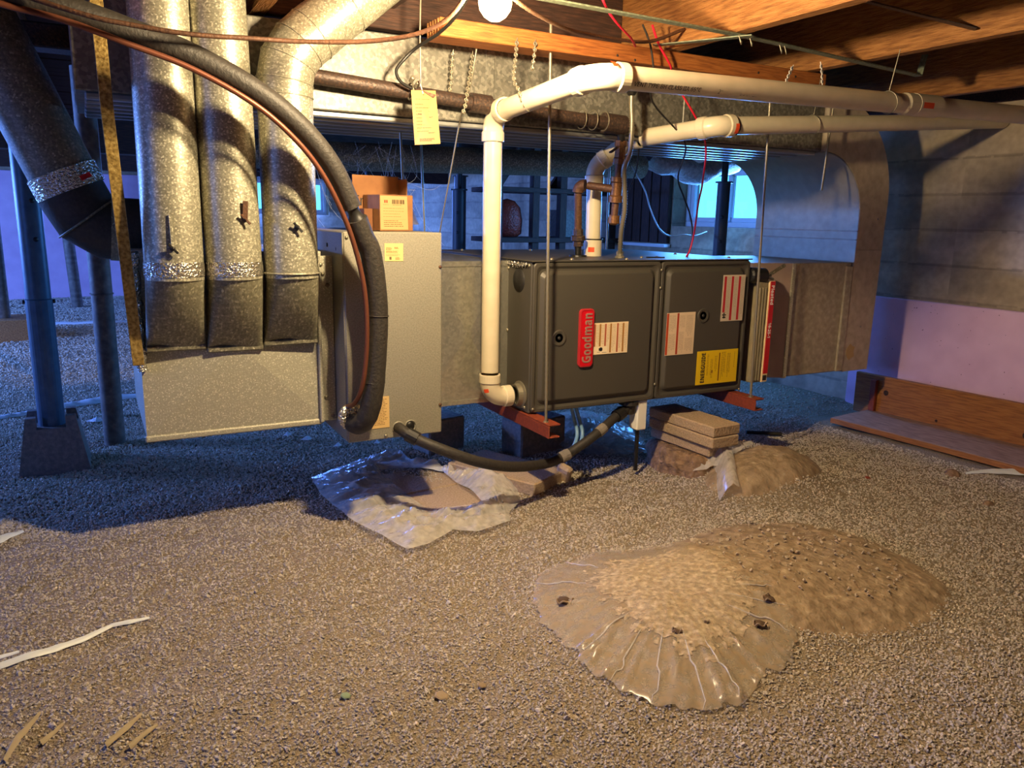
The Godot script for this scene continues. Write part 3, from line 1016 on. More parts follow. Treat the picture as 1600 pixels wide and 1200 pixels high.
func trunk_and_drop() -> void:
	var t := thing("return_duct", "long galvanised rectangular duct hung flat under the joists", "duct", V(1.2, 0.25, -2.3))
	for k in 3:
		var x0: float = [0.0, 1.035, 1.75][k]
		var x1: float = [1.03, 1.745, 2.395][k]
		var st := S()
		box(st, V(x0, 0.258, -2.58), V(x1, 0.462, -2.072), 0.003)
		obj("duct_section", st, M.trunk, t)
	for x in [1.0325, 1.7475]:
		var st := S()
		box(st, V(x - 0.014, 0.255, -2.583), V(x + 0.014, 0.465, -2.069), 0.002)
		obj("seam_cleat", st, M.trunk, t)
	for i in 6:
		var st := S()
		var z := -2.085 - i * 0.083
		box(st, V(0.02, 0.243, z - 0.03), V(2.38, 0.2585, z), 0.006)
		obj("bottom_rib", st, M.rib, t)
	# the elbow and drop at the right end
	var d := thing("return_drop", "dull grey-brown return duct with a big curved elbow dropping to the furnace's right end", "duct", V(2.68, -0.578, -2.3))
	var p := PackedVector2Array()
	var thr := arc2(2.39, 0.03, 0.222, 0.225, PI / 2, 0.0, 14)
	var out := arc2(2.39, 0.09, 0.377, 0.372, 0.0, PI / 2, 16)
	p.append_array(PackedVector2Array(thr))
	p.append(Vector2(2.606, -0.578))
	p.append(Vector2(2.757, -0.578))
	p.append_array(PackedVector2Array(out))
	var st := S()
	prism(st, p, -2.58, -2.05)
	obj("elbow_body", st, M.cheek, d)
	st = S()
	var edge := thr + [Vector2(2.612, -0.150)]
	var rings := []
	st.set_smooth_group(1)
	for i in edge.size() - 1:
		var a: Vector2 = edge[i]
		var b: Vector2 = edge[i + 1]
		var o := Vector2(-0.002, -0.002)
		quad(st, V(a.x + o.x, a.y + o.y, -2.579), V(b.x + o.x, b.y + o.y, -2.579), V(b.x + o.x, b.y + o.y, -2.052), V(a.x + o.x, a.y + o.y, -2.052))
	obj("throat_sheet", st, M.throat, d)
	for y in [-0.06, -0.028]:
		st = S()
		box(st, V(2.606, y - 0.002, -2.578), V(2.6125, y + 0.002, -2.05), 0.001)
		obj("throat_bead", st, M.cheek, d)
	st = S()
	bar(st, V(2.615, -0.1, -2.048), V(2.762, -0.1, -2.048), 0.004, 0.003)
	obj("cheek_seam", st, M.cheek, d)
	for k in 2:
		st = S()
		lathe(st, V([2.72, 2.69][k], [0.02, -0.4][k], -2.05), Vector3.BACK, [[0, 0.004], [0.002, 0.0035], [0.003, 0]], 8)
		obj("screw", st, M.steel, d)
	# a torn scrap of tape stuck on the drop
	st = S()
	var q := PackedVector2Array()
	for i in 11:
		var a := TAU * i / 11
		var r := 0.030 * (0.75 + 0.4 * absf(sin(a * 2.5)))
		q.append(Vector2(2.645 + cos(a) * r * 0.8, -0.50 + sin(a) * r))
	prism(st, q, -2.05, -2.0485)
	obj("tape_scrap", st, mat(C(176, 146, 96), 0.6), d)
	# boot from the drop to the furnace
	var b := thing("return_boot", "dull sheet-metal boot joining the return drop to the filter slot", "duct", V(2.4, -0.578, -2.3))
	st = S()
	box(st, V(2.285, -0.575, -2.57), V(2.604, -0.146, -2.055), 0.003)
	obj("boot_body", st, M.boot, b)
	st = S()
	box(st, V(2.272, -0.577, -2.575), V(2.290, -0.146, -2.043), 0.002)
	obj("flange", st, M.galv2, b)
	st = S()
	box(st, V(2.570, -0.574, -2.062), V(2.606, -0.16, -2.047), 0.002)
	obj("drive_cleat", st, M.boot, b)
	st = S()
	var tp := [Vector3(2.13, -0.146, -2.10), Vector3(2.275, -0.146, -2.046), Vector3(2.275, -0.575, -2.046), Vector3(2.13, -0.570, -2.10)]
	for k in 4: tp[k].y += H
	var bk := []
	for v in tp: bk.append(Vector3(v.x, v.y, -2.56))
	quad(st, tp[3], tp[2], tp[1], tp[0])
	quad(st, bk[0], bk[1], bk[2], bk[3])
	for k in 4: quad(st, tp[k], tp[(k + 1) % 4], bk[(k + 1) % 4], bk[k])
	obj("sloping_panel", st, M.rack, b)
	st = S()
	bar(st, V(2.165, -0.205, -2.086), V(2.245, -0.152, -2.056), 0.014, 0.002, Vector3.BACK)
	obj("tape_strip", st, M.dull, b)
	# filter
	var f := thing("furnace_filter", "pleated cardboard furnace filter with a red printed edge, stuck in its slot", "filter", V(2.09, -0.568, -2.0))
	st = S()
	box(st, V(2.055, -0.566, -2.54), V(2.100, -0.20, -1.990), 0.002)
	obj("cardboard_frame", st, M.filterpaper, f)
	for i in 3:
		st = S()
		box(st, V(2.0575 + i * 0.013, -0.56, -1.992), V(2.066 + i * 0.013, -0.225, -1.986), 0.002)
		obj("pleat", st, M.filterpaper, f)
	st = S()
	box(st, V(2.1005, -0.566, -2.03), V(2.128, -0.203, -1.986), 0.001)
	obj("white_edge", st, M.paper, f)
	st = S()
	box(st, V(2.1055, -0.535, -1.987), V(2.1275, -0.204, -1.9845), 0.0005)
	obj("red_band", st, M.red, f)
	st = S()
	box(st, V(2.106, -0.560, -1.987), V(2.123, -0.541, -1.9848), 0.0)
	obj("black_mark", st, M.ink, f)
	var down := Basis.from_euler(Vector3(0, 0, -PI / 2))
	words(f, "lettering", "Pleated", 0.014, Transform3D(down, V(2.1165, -0.252, -1.9842)), M.white, 0.0006, true)
	words(f, "lettering", "16-25-1", 0.012, Transform3D(down, V(2.1165, -0.378, -1.9842)), M.white, 0.0006, true)
	# gas valve knob between furnace and boot
	var kb := thing("black_fitting", "black plastic fitting sticking out between the furnace and the filter slot", "fitting", V(2.06, -0.18, -2.02))
	st = S()
	cyl(st, V(2.018, -0.182, -2.01), V(2.094, -0.186, -2.006), 0.028, 18, 0.006)
	obj("body", st, M.black, kb)
	st = S()
	cyl(st, V(2.066, -0.19, -2.006), V(2.068, -0.226, -2.006), 0.013, 12, 0.003)
	obj("spout", st, M.black, kb)
	for k in 2:
		st = S()
		cyl(st, V(2.095, -0.192, -1.99 - k * 0.012), V(2.122, -0.196 + k * 0.012, -1.992 - k * 0.012), 0.005, 8, 0.001)
		obj("terminal", st, M.zinc, kb)

func door(t: Node3D, x0: float, y0: float, x1: float, y1: float, z: float) -> MeshInstance3D:
	# a pressed door: flat rim, rounded step, raised field
	var st := S()
	var rs := []
	for s in [[0.0, 0.012, 0.0], [0.0, 0.012, 0.010], [0.002, 0.012, 0.012], [0.010, 0.014, 0.012], [0.018, 0.022, 0.006], [0.024, 0.020, 0.006], [0.034, 0.016, 0.016], [0.037, 0.014, 0.017]]:
		var o := []
		for v in rrect(x0 + s[0], y0 + s[0], x1 - s[0], y1 - s[0], s[1]): o.append(V(v.x, v.y, z + s[2]))
		rs.append(o)
	loops(st, rs, false)
	var c := PackedVector2Array()
	for v in rrect(x0 + 0.037, y0 + 0.037, x1 - 0.037, y1 - 0.037, 0.014): c.append(v)
	var last: Array = rs[-1]
	var mid := V((x0 + x1) / 2, (y0 + y1) / 2, z + 0.017)
	for k in last.size(): tri(st, mid, last[k], last[(k + 1) % last.size()])
	return obj("door", st, M.paint, t)

func sticker(parent: Node3D, called: String, x0: float, y0: float, x1: float, y1: float, z: float, m: Material) -> MeshInstance3D:
	var st := S()
	quv(st, V(x0, y0, z), V(x1, y0, z), V(x1, y1, z), V(x0, y1, z))
	var e := 0.0008
	quad(st, V(x0, y0, z), V(x0, y1, z), V(x0, y1, z - e), V(x0, y0, z - e))
	quad(st, V(x1, y0, z), V(x1, y0, z - e), V(x1, y1, z - e), V(x1, y1, z))
	quad(st, V(x0, y1, z), V(x1, y1, z), V(x1, y1, z - e), V(x0, y1, z - e))
	quad(st, V(x0, y0, z), V(x0, y0, z - e), V(x1, y0, z - e), V(x1, y0, z))
	return obj(called, st, m, parent)

func furnace() -> void:
	var t := thing("furnace", "dark grey gas furnace hung on its side, with red nameplate and yellow sticker", "furnace", V(1.58, -0.59, -2.35))
	var st := S()
	box(st, V(1.146, -0.590, -2.72), V(2.015, -0.127, -2.006), 0.003)
	obj("cabinet", st, M.paint, t)
	st = S()
	box(st, V(1.142, -0.1285, -2.722), V(2.018, -0.1245, -1.994), 0.001)
	obj("top_panel", st, M.paint, t)
	var dl := door(t, 1.149, -0.586, 1.622, -0.131, -2.008)
	var dr := door(t, 1.626, -0.586, 2.012, -0.131, -2.008)
	var zf := -1.990
	for k in [[1.240, -0.358, dl], [1.809, -0.313, dr]]:
		st = S()
		lathe(st, V(k[0], k[1], zf), Vector3.BACK, [[-0.002, 0.026], [0.0015, 0.024], [0.0015, 0.020], [-0.001, 0.014], [-0.001, 0.0]], 24)
		obj("knockout", st, M.paint, k[2])
		st = S()
		lathe(st, V(k[0], k[1], zf), Vector3.BACK, [[-0.001, 0.0055], [0.002, 0.005], [0.002, 0]], 12)
		obj("plug", st, M.paint_in, k[2])
	# nameplate
	st = S()
	prism(st, rrect(1.309, -0.453, 1.361, -0.272, 0.012), zf - 0.001, zf + 0.006)
	var np := obj("nameplate", st, M.nameplate, dl)
	np.set_meta("label", "red raised nameplate with vertical lettering")
	words(dl, "lettering", "Goodman", 0.032, Transform3D(Basis.from_euler(Vector3(0, 0, PI / 2)), V(1.338, -0.3625, zf + 0.0065)), M.letters, 0.002, true, 0.0, 0.155)
	st = S()
	for q in [[1.309, 0.003]]:
		var o := []
		var i2 := []
		var o2 := []
		for v in rrect(1.3085, -0.4535, 1.3615, -0.2715, 0.0125): o.append(V(v.x, v.y, zf + 0.0062))
		for v in rrect(1.3085, -0.4535, 1.3615, -0.2715, 0.0125): o2.append(V(v.x, v.y, zf - 0.001))
		for v in rrect(1.3125, -0.4495, 1.3575, -0.2755, 0.010): i2.append(V(v.x, v.y, zf + 0.0075))
		loops(st, [o2, o, i2])
	obj("nameplate_rim", st, mat(C(196, 52, 58), 0.3, 0.2), dl)
	# stickers, all printed for the furnace standing upright
	var cream := C(236, 214, 176)
	var brown := C(150, 66, 40)
	var m1 := label_tex(132, 100, cream, func(im: Image):
		for i in 6:
			var x: int = [2, 22, 42, 62, 88, 110][i]
			im.fill_rect(Rect2i(x, 4, 6, 92 if i > 2 else 70), C(176, 90, 60) if i % 2 == 0 else C(168, 116, 50))
			lines(im, x + 8, 6, 11 if i < 3 else 14, 86 if i > 2 else 64, C(186, 160, 128), true, 3)
		im.fill_rect(Rect2i(0, 76, 54, 22), C(244, 226, 190))
		im.fill_rect(Rect2i(22, 80, 14, 8), C(30, 26, 24))
		im.fill_rect(Rect2i(26, 78, 8, 12), C(30, 26, 24))
		im.fill_rect(Rect2i(16, 92, 12, 1), C(90, 76, 60))
		im.fill_rect(Rect2i(34, 94, 18, 1), C(90, 76, 60)))
	sticker(dl, "warning_sticker", 1.364, -0.418, 1.497, -0.318, zf + 0.0012, m1)
	var m2 := label_tex(122, 140, C(226, 202, 170), func(im: Image):
		im.fill_rect(Rect2i(0, 2, 9, 136), C(190, 72, 36))
		im.fill_rect(Rect2i(44, 2, 8, 136), C(178, 62, 36))
		for r in [[13, 8, 26, 54], [13, 70, 26, 64], [56, 10, 24, 48], [84, 10, 30, 70], [56, 64, 22, 70], [82, 86, 34, 48]]:
			lines(im, r[0], r[1], r[2], r[3], C(176, 150, 124), true, 3))
	sticker(dr, "instruction_sticker", 1.652, -0.440, 1.773, -0.298, zf + 0.0012, m2)
	var m3 := label_tex(100, 158, C(206, 190, 166), func(im: Image):
		for i in 3:
			im.fill_rect(Rect2i(6 + 32 * i, 5, 10, 150 if i else 122), C(182, 34, 44))
			lines(im, 20 + 32 * i, 8, 14, 144, C(164, 146, 122), true, 3)
		im.fill_rect(Rect2i(6, 134, 18, 4), C(30, 26, 24))
		im.fill_rect(Rect2i(12, 128, 5, 20), C(30, 26, 24))
		im.fill_rect(Rect2i(8, 142, 14, 5), C(30, 26, 24)))
	sticker(dr, "warning_sticker", 1.885, -0.336, 1.986, -0.178, zf + 0.0012, m3)
	var m4 := label_tex(184, 118, C(238, 200, 16), func(im: Image):
		im.fill_rect(Rect2i(98, 10, 5, 100), C(120, 70, 10))
		for r in [[46, 12, 7, 96], [62, 30, 10, 70], [80, 20, 12, 60], [110, 8, 20, 100], [136, 14, 14, 88], [168, 10, 4, 60]]:
			lines(im, r[0], r[1], r[2], r[3], C(176, 130, 16), true, 4)
		im.fill_rect(Rect2i(66, 70, 8, 10), C(150, 104, 16)))
	var ye := sticker(dr, "energy_sticker", 1.793, -0.552, 1.979, -0.435, zf + 0.0012, m4)
	words(dr, "lettering", "ENERGUIDE", 0.017, Transform3D(Basis.from_euler(Vector3(0, 0, PI / 2)), V(1.822, -0.494, zf + 0.0018)), M.ink, 0.0006, true, 0.0, 0.105)
	# left side: dark knockout, screws, foil insulation peeping out at the top
	st = S()
	lathe(st, V(1.1475, -0.188, -2.082), Vector3.LEFT, [[0, 0.037], [0.0028, 0.036], [0.0028, 0.0]], 28)
	obj("round_knockout", st, M.paint_in, t)
	st = S()
	for i in 26:
		var k := i / 26.0
		cbox(st, V(1.1425, -0.134 - rng.randf() * 0.012, -2.03 - 0.13 * k), Vector3(0.006, 0.008 + rng.randf() * 0.008, 0.007), 0.001, Vector3(rng.randf(), rng.randf(), rng.randf()))
	obj("foil_edge", st, M.foil, t)
	for q in [[1.1452, -0.155, -2.15], [1.1452, -0.35, -2.15], [1.1452, -0.575, -2.03], [1.1452, -0.14, -2.02]]:
		st = S()
		lathe(st, V(q[0], q[1], q[2]), Vector3.LEFT, [[0, 0.006], [0.003, 0.005], [0.004, 0]], 10)
		obj("screw", st, M.zinc, t)
	for q in [[1.624, -0.215], [1.624, -0.535], [1.6245, -0.158], [2.006, -0.585], [1.157, -0.575]]:
		st = S()
		lathe(st, V(q[0], q[1], -1.997), Vector3.BACK, [[0, 0.005], [0.003, 0.0045], [0.004, 0]], 10)
		obj("screw", st, M.zinc, t)
	for q in [[1.22, -2.66], [1.36, -2.68], [1.50, -2.64], [1.62, -2.10], [1.50, -2.02], [1.58, -2.16], [1.24, -2.05], [1.30, -2.03], [1.93, -2.30], [1.70, -2.12], [1.96, -2.05]]:
		st = S()
		lathe(st, V(q[0], -0.1245, q[1]), Vector3.UP, [[0, 0.006], [0.004, 0.005], [0.006, 0]], 10)
		obj("screw", st, M.zinc, t)
	st = S()
	bar(st, V(1.64, -0.1225, -2.10), V(1.70, -0.1225, -2.08), 0.012, 0.004)
	obj("cable_clip", st, M.black, t)
	# drain fitting under it
	st = S()
	lathe(st, V(1.545, -0.590, -2.03), Vector3.DOWN, [[0, 0.034], [0.012, 0.034], [0.016, 0.022], [0.045, 0.021]], 20, false)
	obj("drain_outlet", st, M.rubber, t)
	var u := thing("drain_trap", "small white drain trap box hanging under the furnace beside the black hose", "trap", V(1.59, -0.69, -2.02))
	st = S()
	box(st, V(1.565, -0.692, -2.05), V(1.606, -0.590, -2.005), 0.004)
	obj("box", st, M.white, u)
	st = S()
	cyl(st, V(1.588, -0.84, -2.03), V(1.588, -0.692, -2.03), 0.007, 10)
	obj("outlet_tube", st, M.black, u)
	# shiny transition between coil and furnace
	var s := thing("transition_duct", "shiny cross-broken galvanised duct between the coil case and the furnace", "duct", V(1.0, -0.57, -2.4))
	st = S()
	var a := V(0.86, -0.135, -2.15)
	var b := V(1.146, -0.133, -2.15)
	var c := V(1.146, -0.572, -2.15)
	var d := V(0.86, -0.568, -2.15)
	var m := V(1.003, -0.352, -2.138)
	for q in [[d, c], [c, b], [b, a], [a, d]]: tri(st, q[0], q[1], m)
	quad(st, a, b, b + Vector3(0, 0, -0.5), a + Vector3(0, 0, -0.5))
	quad(st, d, d + Vector3(0, 0, -0.5), c + Vector3(0, 0, -0.5), c)
	quad(st, b + Vector3(0, 0, -0.5), c + Vector3(0, 0, -0.5), d + Vector3(0, 0, -0.5), a + Vector3(0, 0, -0.5))
	obj("duct_body", st, M.shiny, s)
	st = S()
	box(st, V(0.86, -0.150, -2.152), V(1.146, -0.133, -2.147), 0.001)
	obj("top_fold", st, M.shiny, s)
	st = S()
	box(st, V(0.86, -0.577, -2.152), V(1.146, -0.562, -2.147), 0.001)
	obj("bottom_fold", st, M.shiny, s)

func coil_and_plenum() -> void:
	var t := thing("coil_case", "grey metal cooling-coil case beside the furnace, with the insulated line entering it", "coil case", V(0.716, -0.612, -2.3))
	var st := S()
	box(st, V(0.579, -0.612, -2.60), V(0.855, -0.046, -1.997), 0.003)
	obj("case", st, M.case, t)
	st = S()
	box(st, V(0.5765, -0.606, -2.12), V(0.5795, -0.048, -2.0), 0.001)
	obj("side_flange", st, M.case, t)
	var lab := label_tex(104, 96, C(206, 180, 122), func(im: Image):
		lines(im, 8, 22, 40, 14, C(84, 66, 40), false, 4)
		lines(im, 54, 20, 26, 10, C(84, 66, 40), false, 4)
		lines(im, 8, 40, 80, 10, C(84, 66, 40), false, 4)
		lines(im, 8, 56, 84, 14, C(130, 108, 70), false, 5)
		im.fill_rect(Rect2i(26, 72, 12, 16), C(100, 84, 60))
		lines(im, 60, 74, 30, 14, C(84, 66, 40), false, 4))
	sticker(t, "rating_label", 0.690, -0.122, 0.742, -0.075, -1.9958, lab)
	var lab2 := label_tex(60, 120, C(214, 180, 120), func(im: Image): lines(im, 8, 10, 46, 100, C(110, 80, 44), false, 6))
	sticker(t, "notice_label", 0.640, -0.579, 0.697, -0.490, -1.9958, lab2)
	for k in [[0.723, -0.584, true], [0.759, -0.583, false]]:
		st = S()
		lathe(st, V(k[0], k[1], -1.997), Vector3.BACK, [[0, 0.0185], [0.003, 0.0175], [0.003, 0.0148], [-0.004, 0.0135], [-0.004, 0]], 20)
		obj("drain_port", st, M.case, t)
		st = S()
		lathe(st, V(k[0], k[1], -1.997), Vector3.BACK, [[-0.001, 0.013], [0.0015, 0.012], [0.0015, 0.0]], 20)
		obj("port_hole", st, M.black, t)
	for q in [[0.850, -0.139], [0.850, -0.530], [0.686, -0.603], [0.588, -0.06]]:
		st = S()
		lathe(st, V(q[0], q[1], -1.997), Vector3.BACK, [[0, 0.005], [0.003, 0.0042], [0.004, 0]], 10)
		obj("screw", st, M.rustpipe if q[0] > 0.8 else M.zinc, t)
	for q in [[-0.085, -2.15], [-0.092, -2.06]]:
		st = S()
		lathe(st, V(0.5785, q[0], q[1]), Vector3.LEFT, [[0, 0.006], [0.002, 0.005], [0.002, 0]], 12)
		obj("side_hole", st, M.black, t)
	st = S()
	box(st, V(0.576, -0.150, -2.24), V(0.580, -0.118, -2.13), 0.001)
	obj("side_cover", st, M.case, t)
	# foil where the line goes in
	st = S()
	cyl(st, V(0.585, -0.535, -1.997), V(0.588, -0.535, -1.975), 0.038, 14, 0.008)
	obj("foil_collar", st, M.foil, t)
	# supply plenum
	var p := thing("supply_plenum", "speckled galvanised plenum box below three flattened duct boots, at the left end", "duct", V(0.32, -0.567, -2.35))
	st = S()
	var a := V(0.090, -0.10, -2.095)
	var b := V(0.545, -0.10, -2.095)
	var c := V(0.545, -0.566, -2.095)
	var d := V(0.090, -0.567, -2.095)
	var m := V(0.318, -0.335, -2.072)
	var bk := Vector3(0, 0, -0.5)
	for q in [[d, c], [c, b], [b, a], [a, d]]: tri(st, q[0], q[1], m)
	quad(st, a, b, b + bk, a + bk)
	quad(st, d, d + bk, c + bk, c)
	quad(st, a, a + bk, d + bk, d)
	quad(st, b, c, c + bk, b + bk)
	quad(st, b + bk, c + bk, d + bk, a + bk)
	obj("plenum_body", st, M.galv2, p)
	st = S()
	box(st, V(0.086, -0.576, -2.10), V(0.535, -0.560, -2.088), 0.003)
	obj("bottom_fold", st, M.galv2, p)
	st = S()
	box(st, V(0.528, -0.568, -2.1), V(0.537, -0.11, -2.078), 0.002)
	obj("flange_edge", st, M.galv2, p)
	st = S()
	box(st, V(0.537, -0.568, -2.1), V(0.5755, -0.112, -2.092), 0.002)
	obj("flange", st, M.galv2, p)
	for q in [[0.548, -0.16], [0.560, -0.19], [0.548, -0.50], [0.565, -0.555], [0.543, -0.135]]:
		st = S()
		lathe(st, V(q[0], q[1], -2.092), Vector3.BACK, [[0, 0.006], [0.003, 0.005], [0.005, 0]], 10)
		obj("screw", st, M.zinc, p)
	st = S()
	var e := []
	for i in 15:
		var y := -0.10 - 0.29 * i / 14
		e.append(V(0.092 + 0.003 * sin(i * 2.3), y, -2.083 + 0.002 * cos(i * 3.1)))
	tube(st, e, 0.012, 7)
	obj("foil_tape", st, M.foil, p)
	var s := thing("hanger_strap", "brassy old metal strap rising at the plenum's left corner", "strap", V(0.085, -0.1, -2.1))
	st = S()
	bar(st, V(0.083, -0.37, -2.055), V(0.060, 0.20, -1.985), 0.026, 0.004, Vector3(0, 0.1, 1))
	bar(st, V(0.060, 0.20, -1.985), V(0.052, 0.735, -1.975), 0.026, 0.004, Vector3(0, 0.1, 1))
	obj("strap", st, M.oldstrap, s)

func branch_pipes() -> void:
	var spec := [["leftmost galvanised round duct rising from the plenum's first boot", [V(0.174, -0.16, -2.0), V(0.177, 0.2, -2.0), V(0.182, 0.72, -2.0)], 0.103, 0.2405, -0.330], ["middle galvanised round duct with a rusty brown damper handle", [V(0.308, -0.16, -2.0), V(0.304, 0.2, -2.0), V(0.294, 0.72, -2.0)], 0.2435, 0.379, -0.340], ["right galvanised round duct with an elbow leaning off to the right", [], 0.383, 0.522, -0.331]]
	for k in 3:
		var q: Array = spec[k]
		var t := thing("round_duct", q[0], "duct", V([0.174, 0.308, 0.445][k], q[4], -2.0), "round supply ducts over the plenum")
		var r := 0.0655
		var st := S()
		var path: Array = q[1]
		var foot := V([0.174, 0.308, 0.446][k], -0.16, -2.0)
		if k == 2:
			path = [foot, V(0.446, 0.28, -2.0)]
			tube(st, path, r, 40, false)
			obj("pipe", st, M.galv, t)
			# gored elbow
			var pts := [V(0.446, 0.272, -2.0), V(0.447, 0.305, -2.0), V(0.457, 0.352, -2.0), V(0.484, 0.392, -2.0), V(0.515, 0.420, -2.0)]
			st = S()
			tube(st, [V(0.446, 0.268, -2.0)] + pts + [V(0.535, 0.4371, -2.0)], r * 1.015, 40, false)
			obj("elbow", st, M.galv, t)
			for g in 5:
				st = S()
				ring(st, pts[g], pts[mini(g + 1, 4)] - pts[maxi(g - 1, 0)], r * 1.02, 0.0016, 40, 6)
				obj("elbow_bead", st, M.galv, t)
			st = S()
			tube(st, [pts[4], V(0.86, 0.715, -2.0)], r, 40, false)
			obj("leaning_pipe", st, M.galv, t)
			st = S()
			ring(st, V(0.60, 0.493, -2.0), Vector3(0.345, 0.295, 0), r * 1.012, 0.002, 36, 6)
			obj("pipe_joint", st, M.galv, t)
		else:
			tube(st, path, r, 40, false)
			obj("pipe", st, M.galv, t)
			st = S()
			bar(st, V(foot.x + (0.061 if k == 0 else 0.06), -0.15, -2.028), V(foot.x + (0.063 if k == 0 else 0.052), 0.70, -2.028), 0.004, 0.003, Vector3.BACK)
			obj("lock_seam", st, M.galv, t)
		# boot: from round to a flat rectangle against the plenum
		st = S()
		var rings := []
		for j in 9:
			var u := j / 8.0
			var row := []
			var y := lerpf(-0.150, q[4], u)
			var x0: float = q[2]
			var x1: float = q[3]
			for i in 48:
				var a := TAU * i / 48
				var ro := Vector2(foot.x + cos(a) * r, -2.0 + sin(a) * r)
				var sq := Vector2(cos(a), sin(a))
				sq = sq / maxf(absf(sq.x), absf(sq.y))
				var re := Vector2((x0 + x1) / 2 + sq.x * (x1 - x0) / 2, lerpf(-2.092, -2.066, (sq.y + 1) / 2))
				var w := u * (0.5 + 0.5 * u)
				var p2 := ro.lerp(re, w)
				row.append(V(p2.x, y - (0.006 * sin(p2.x * 40) if j == 8 else 0.0), p2.y))
			rings.append(row)
		for j in 8:
			st.set_smooth_group(1)
			for i in 48:
				var i2 := (i + 1) % 48
				quad(st, rings[j][i], rings[j + 1][i], rings[j + 1][i2], rings[j][i2])
		st.set_smooth_group(-1)
		for i in 48: tri(st, V((q[2] + q[3]) / 2, q[4], -2.08), rings[8][(i + 1) % 48], rings[8][i])
		obj("boot", st, M.dull, t)
		st = S()
		box(st, V(q[2] - 0.001, q[4] - 0.012, -2.087), V(q[3] + 0.001, q[4] + 0.003, -2.063), 0.003)
		obj("boot_hem", st, M.dull, t)
		if k < 2:
			st = S()
			var band := []
			for y in [-0.152, -0.135, -0.118]: band.append(V(foot.x, y, -2.0))
			tube(st, band, [r * 1.02, r * 1.035, r * 1.015], 36, false)
			obj("foil_tape", st, M.foil, t)
		else:
			st = S()
			ring(st, V(0.446, -0.148, -2.0), Vector3.UP, r * 1.03, 0.003, 36, 6)
			obj("pipe_joint", st, M.galv, t)
		# damper handle: wing nut and a small lever
		var hx: float = [0.167, 0.328, 0.448][k]
		var hy: float = [-0.085, -0.018, -0.035][k]
		var hm: Material = M.rustpipe if k == 1 else M.black
		var hz := -2.0 + sqrt(r * r - pow(hx - foot.x, 2))
		st = S()
		lathe(st, V(hx, hy, hz - 0.002), Vector3.BACK, [[0, 0.007], [0.006, 0.006], [0.006, 0.003], [0.016, 0.003], [0.017, 0]], 10)
		obj("damper_bolt", st, hm, t)
		st = S()
		for s in [-1, 1]: bar(st, V(hx, hy, hz + 0.010), V(hx + 0.010 * s, hy - 0.011 * s, hz + 0.013), 0.006, 0.004, Vector3.BACK)
		obj("wing_nut", st, hm, t)
		if k < 2:
			st = S()
			var len := 0.042 if k == 1 else 0.075
			bar(st, V(hx, hy, hz + 0.005), V(hx + (0.002 if k == 1 else -0.001), hy + len, hz + (0.009 if k == 1 else 0.002)), 0.012 if k == 1 else 0.007, 0.003, Vector3.BACK)
			obj("damper_lever", st, hm if k == 1 else M.galv, t)
	# big duct slanting down at the far left
	var t := thing("slanting_duct", "wide dull round duct slanting down at the left behind the straps, taped at its elbow", "duct", V(0.0, -0.05, -2.36))
	var a := V(-0.185, 0.44, -2.38)
	var c := V(0.012, -0.035, -2.36)
	var b := V(0.115, -0.055, -2.36)
	var st := S()
	tube(st, [a, V(-0.026, 0.040, -2.362)], 0.080, 40, false)
	obj("pipe", st, M.dull, t)
	st = S()
	tube(st, [V(-0.03, 0.043, -2.362), V(0.002, -0.022, -2.36), V(0.045, -0.050, -2.36), b, V(0.30, -0.062, -2.36)], 0.083, 40, false)
	obj("elbow", st, M.rubber, t)
	st = S()
	ring(st, V(0.003, -0.024, -2.36), Vector3(0.6, -0.8, 0), 0.085, 0.003, 36, 6)
	obj("elbow_bead", st, M.dull, t)
	st = S()
	tube(st, [V(-0.047, 0.092, -2.363), V(-0.026, 0.043, -2.362)], [0.0845, 0.0855], 36, false)
	obj("foil_tape", st, M.foil, t)
	st = S()
	tube(st, [V(0.055, -0.051, -2.36), V(0.080, -0.053, -2.36)], 0.0845, 36, false)
	obj("clear_tape", st, M.dull, t)
	st = S()
	cbox(st, V(0.006, 0.078, -2.285), Vector3(0.03, 0.012, 0.003), 0.001, Vector3(0, 0, 0.5))
	obj("red_tag", st, M.red, t)

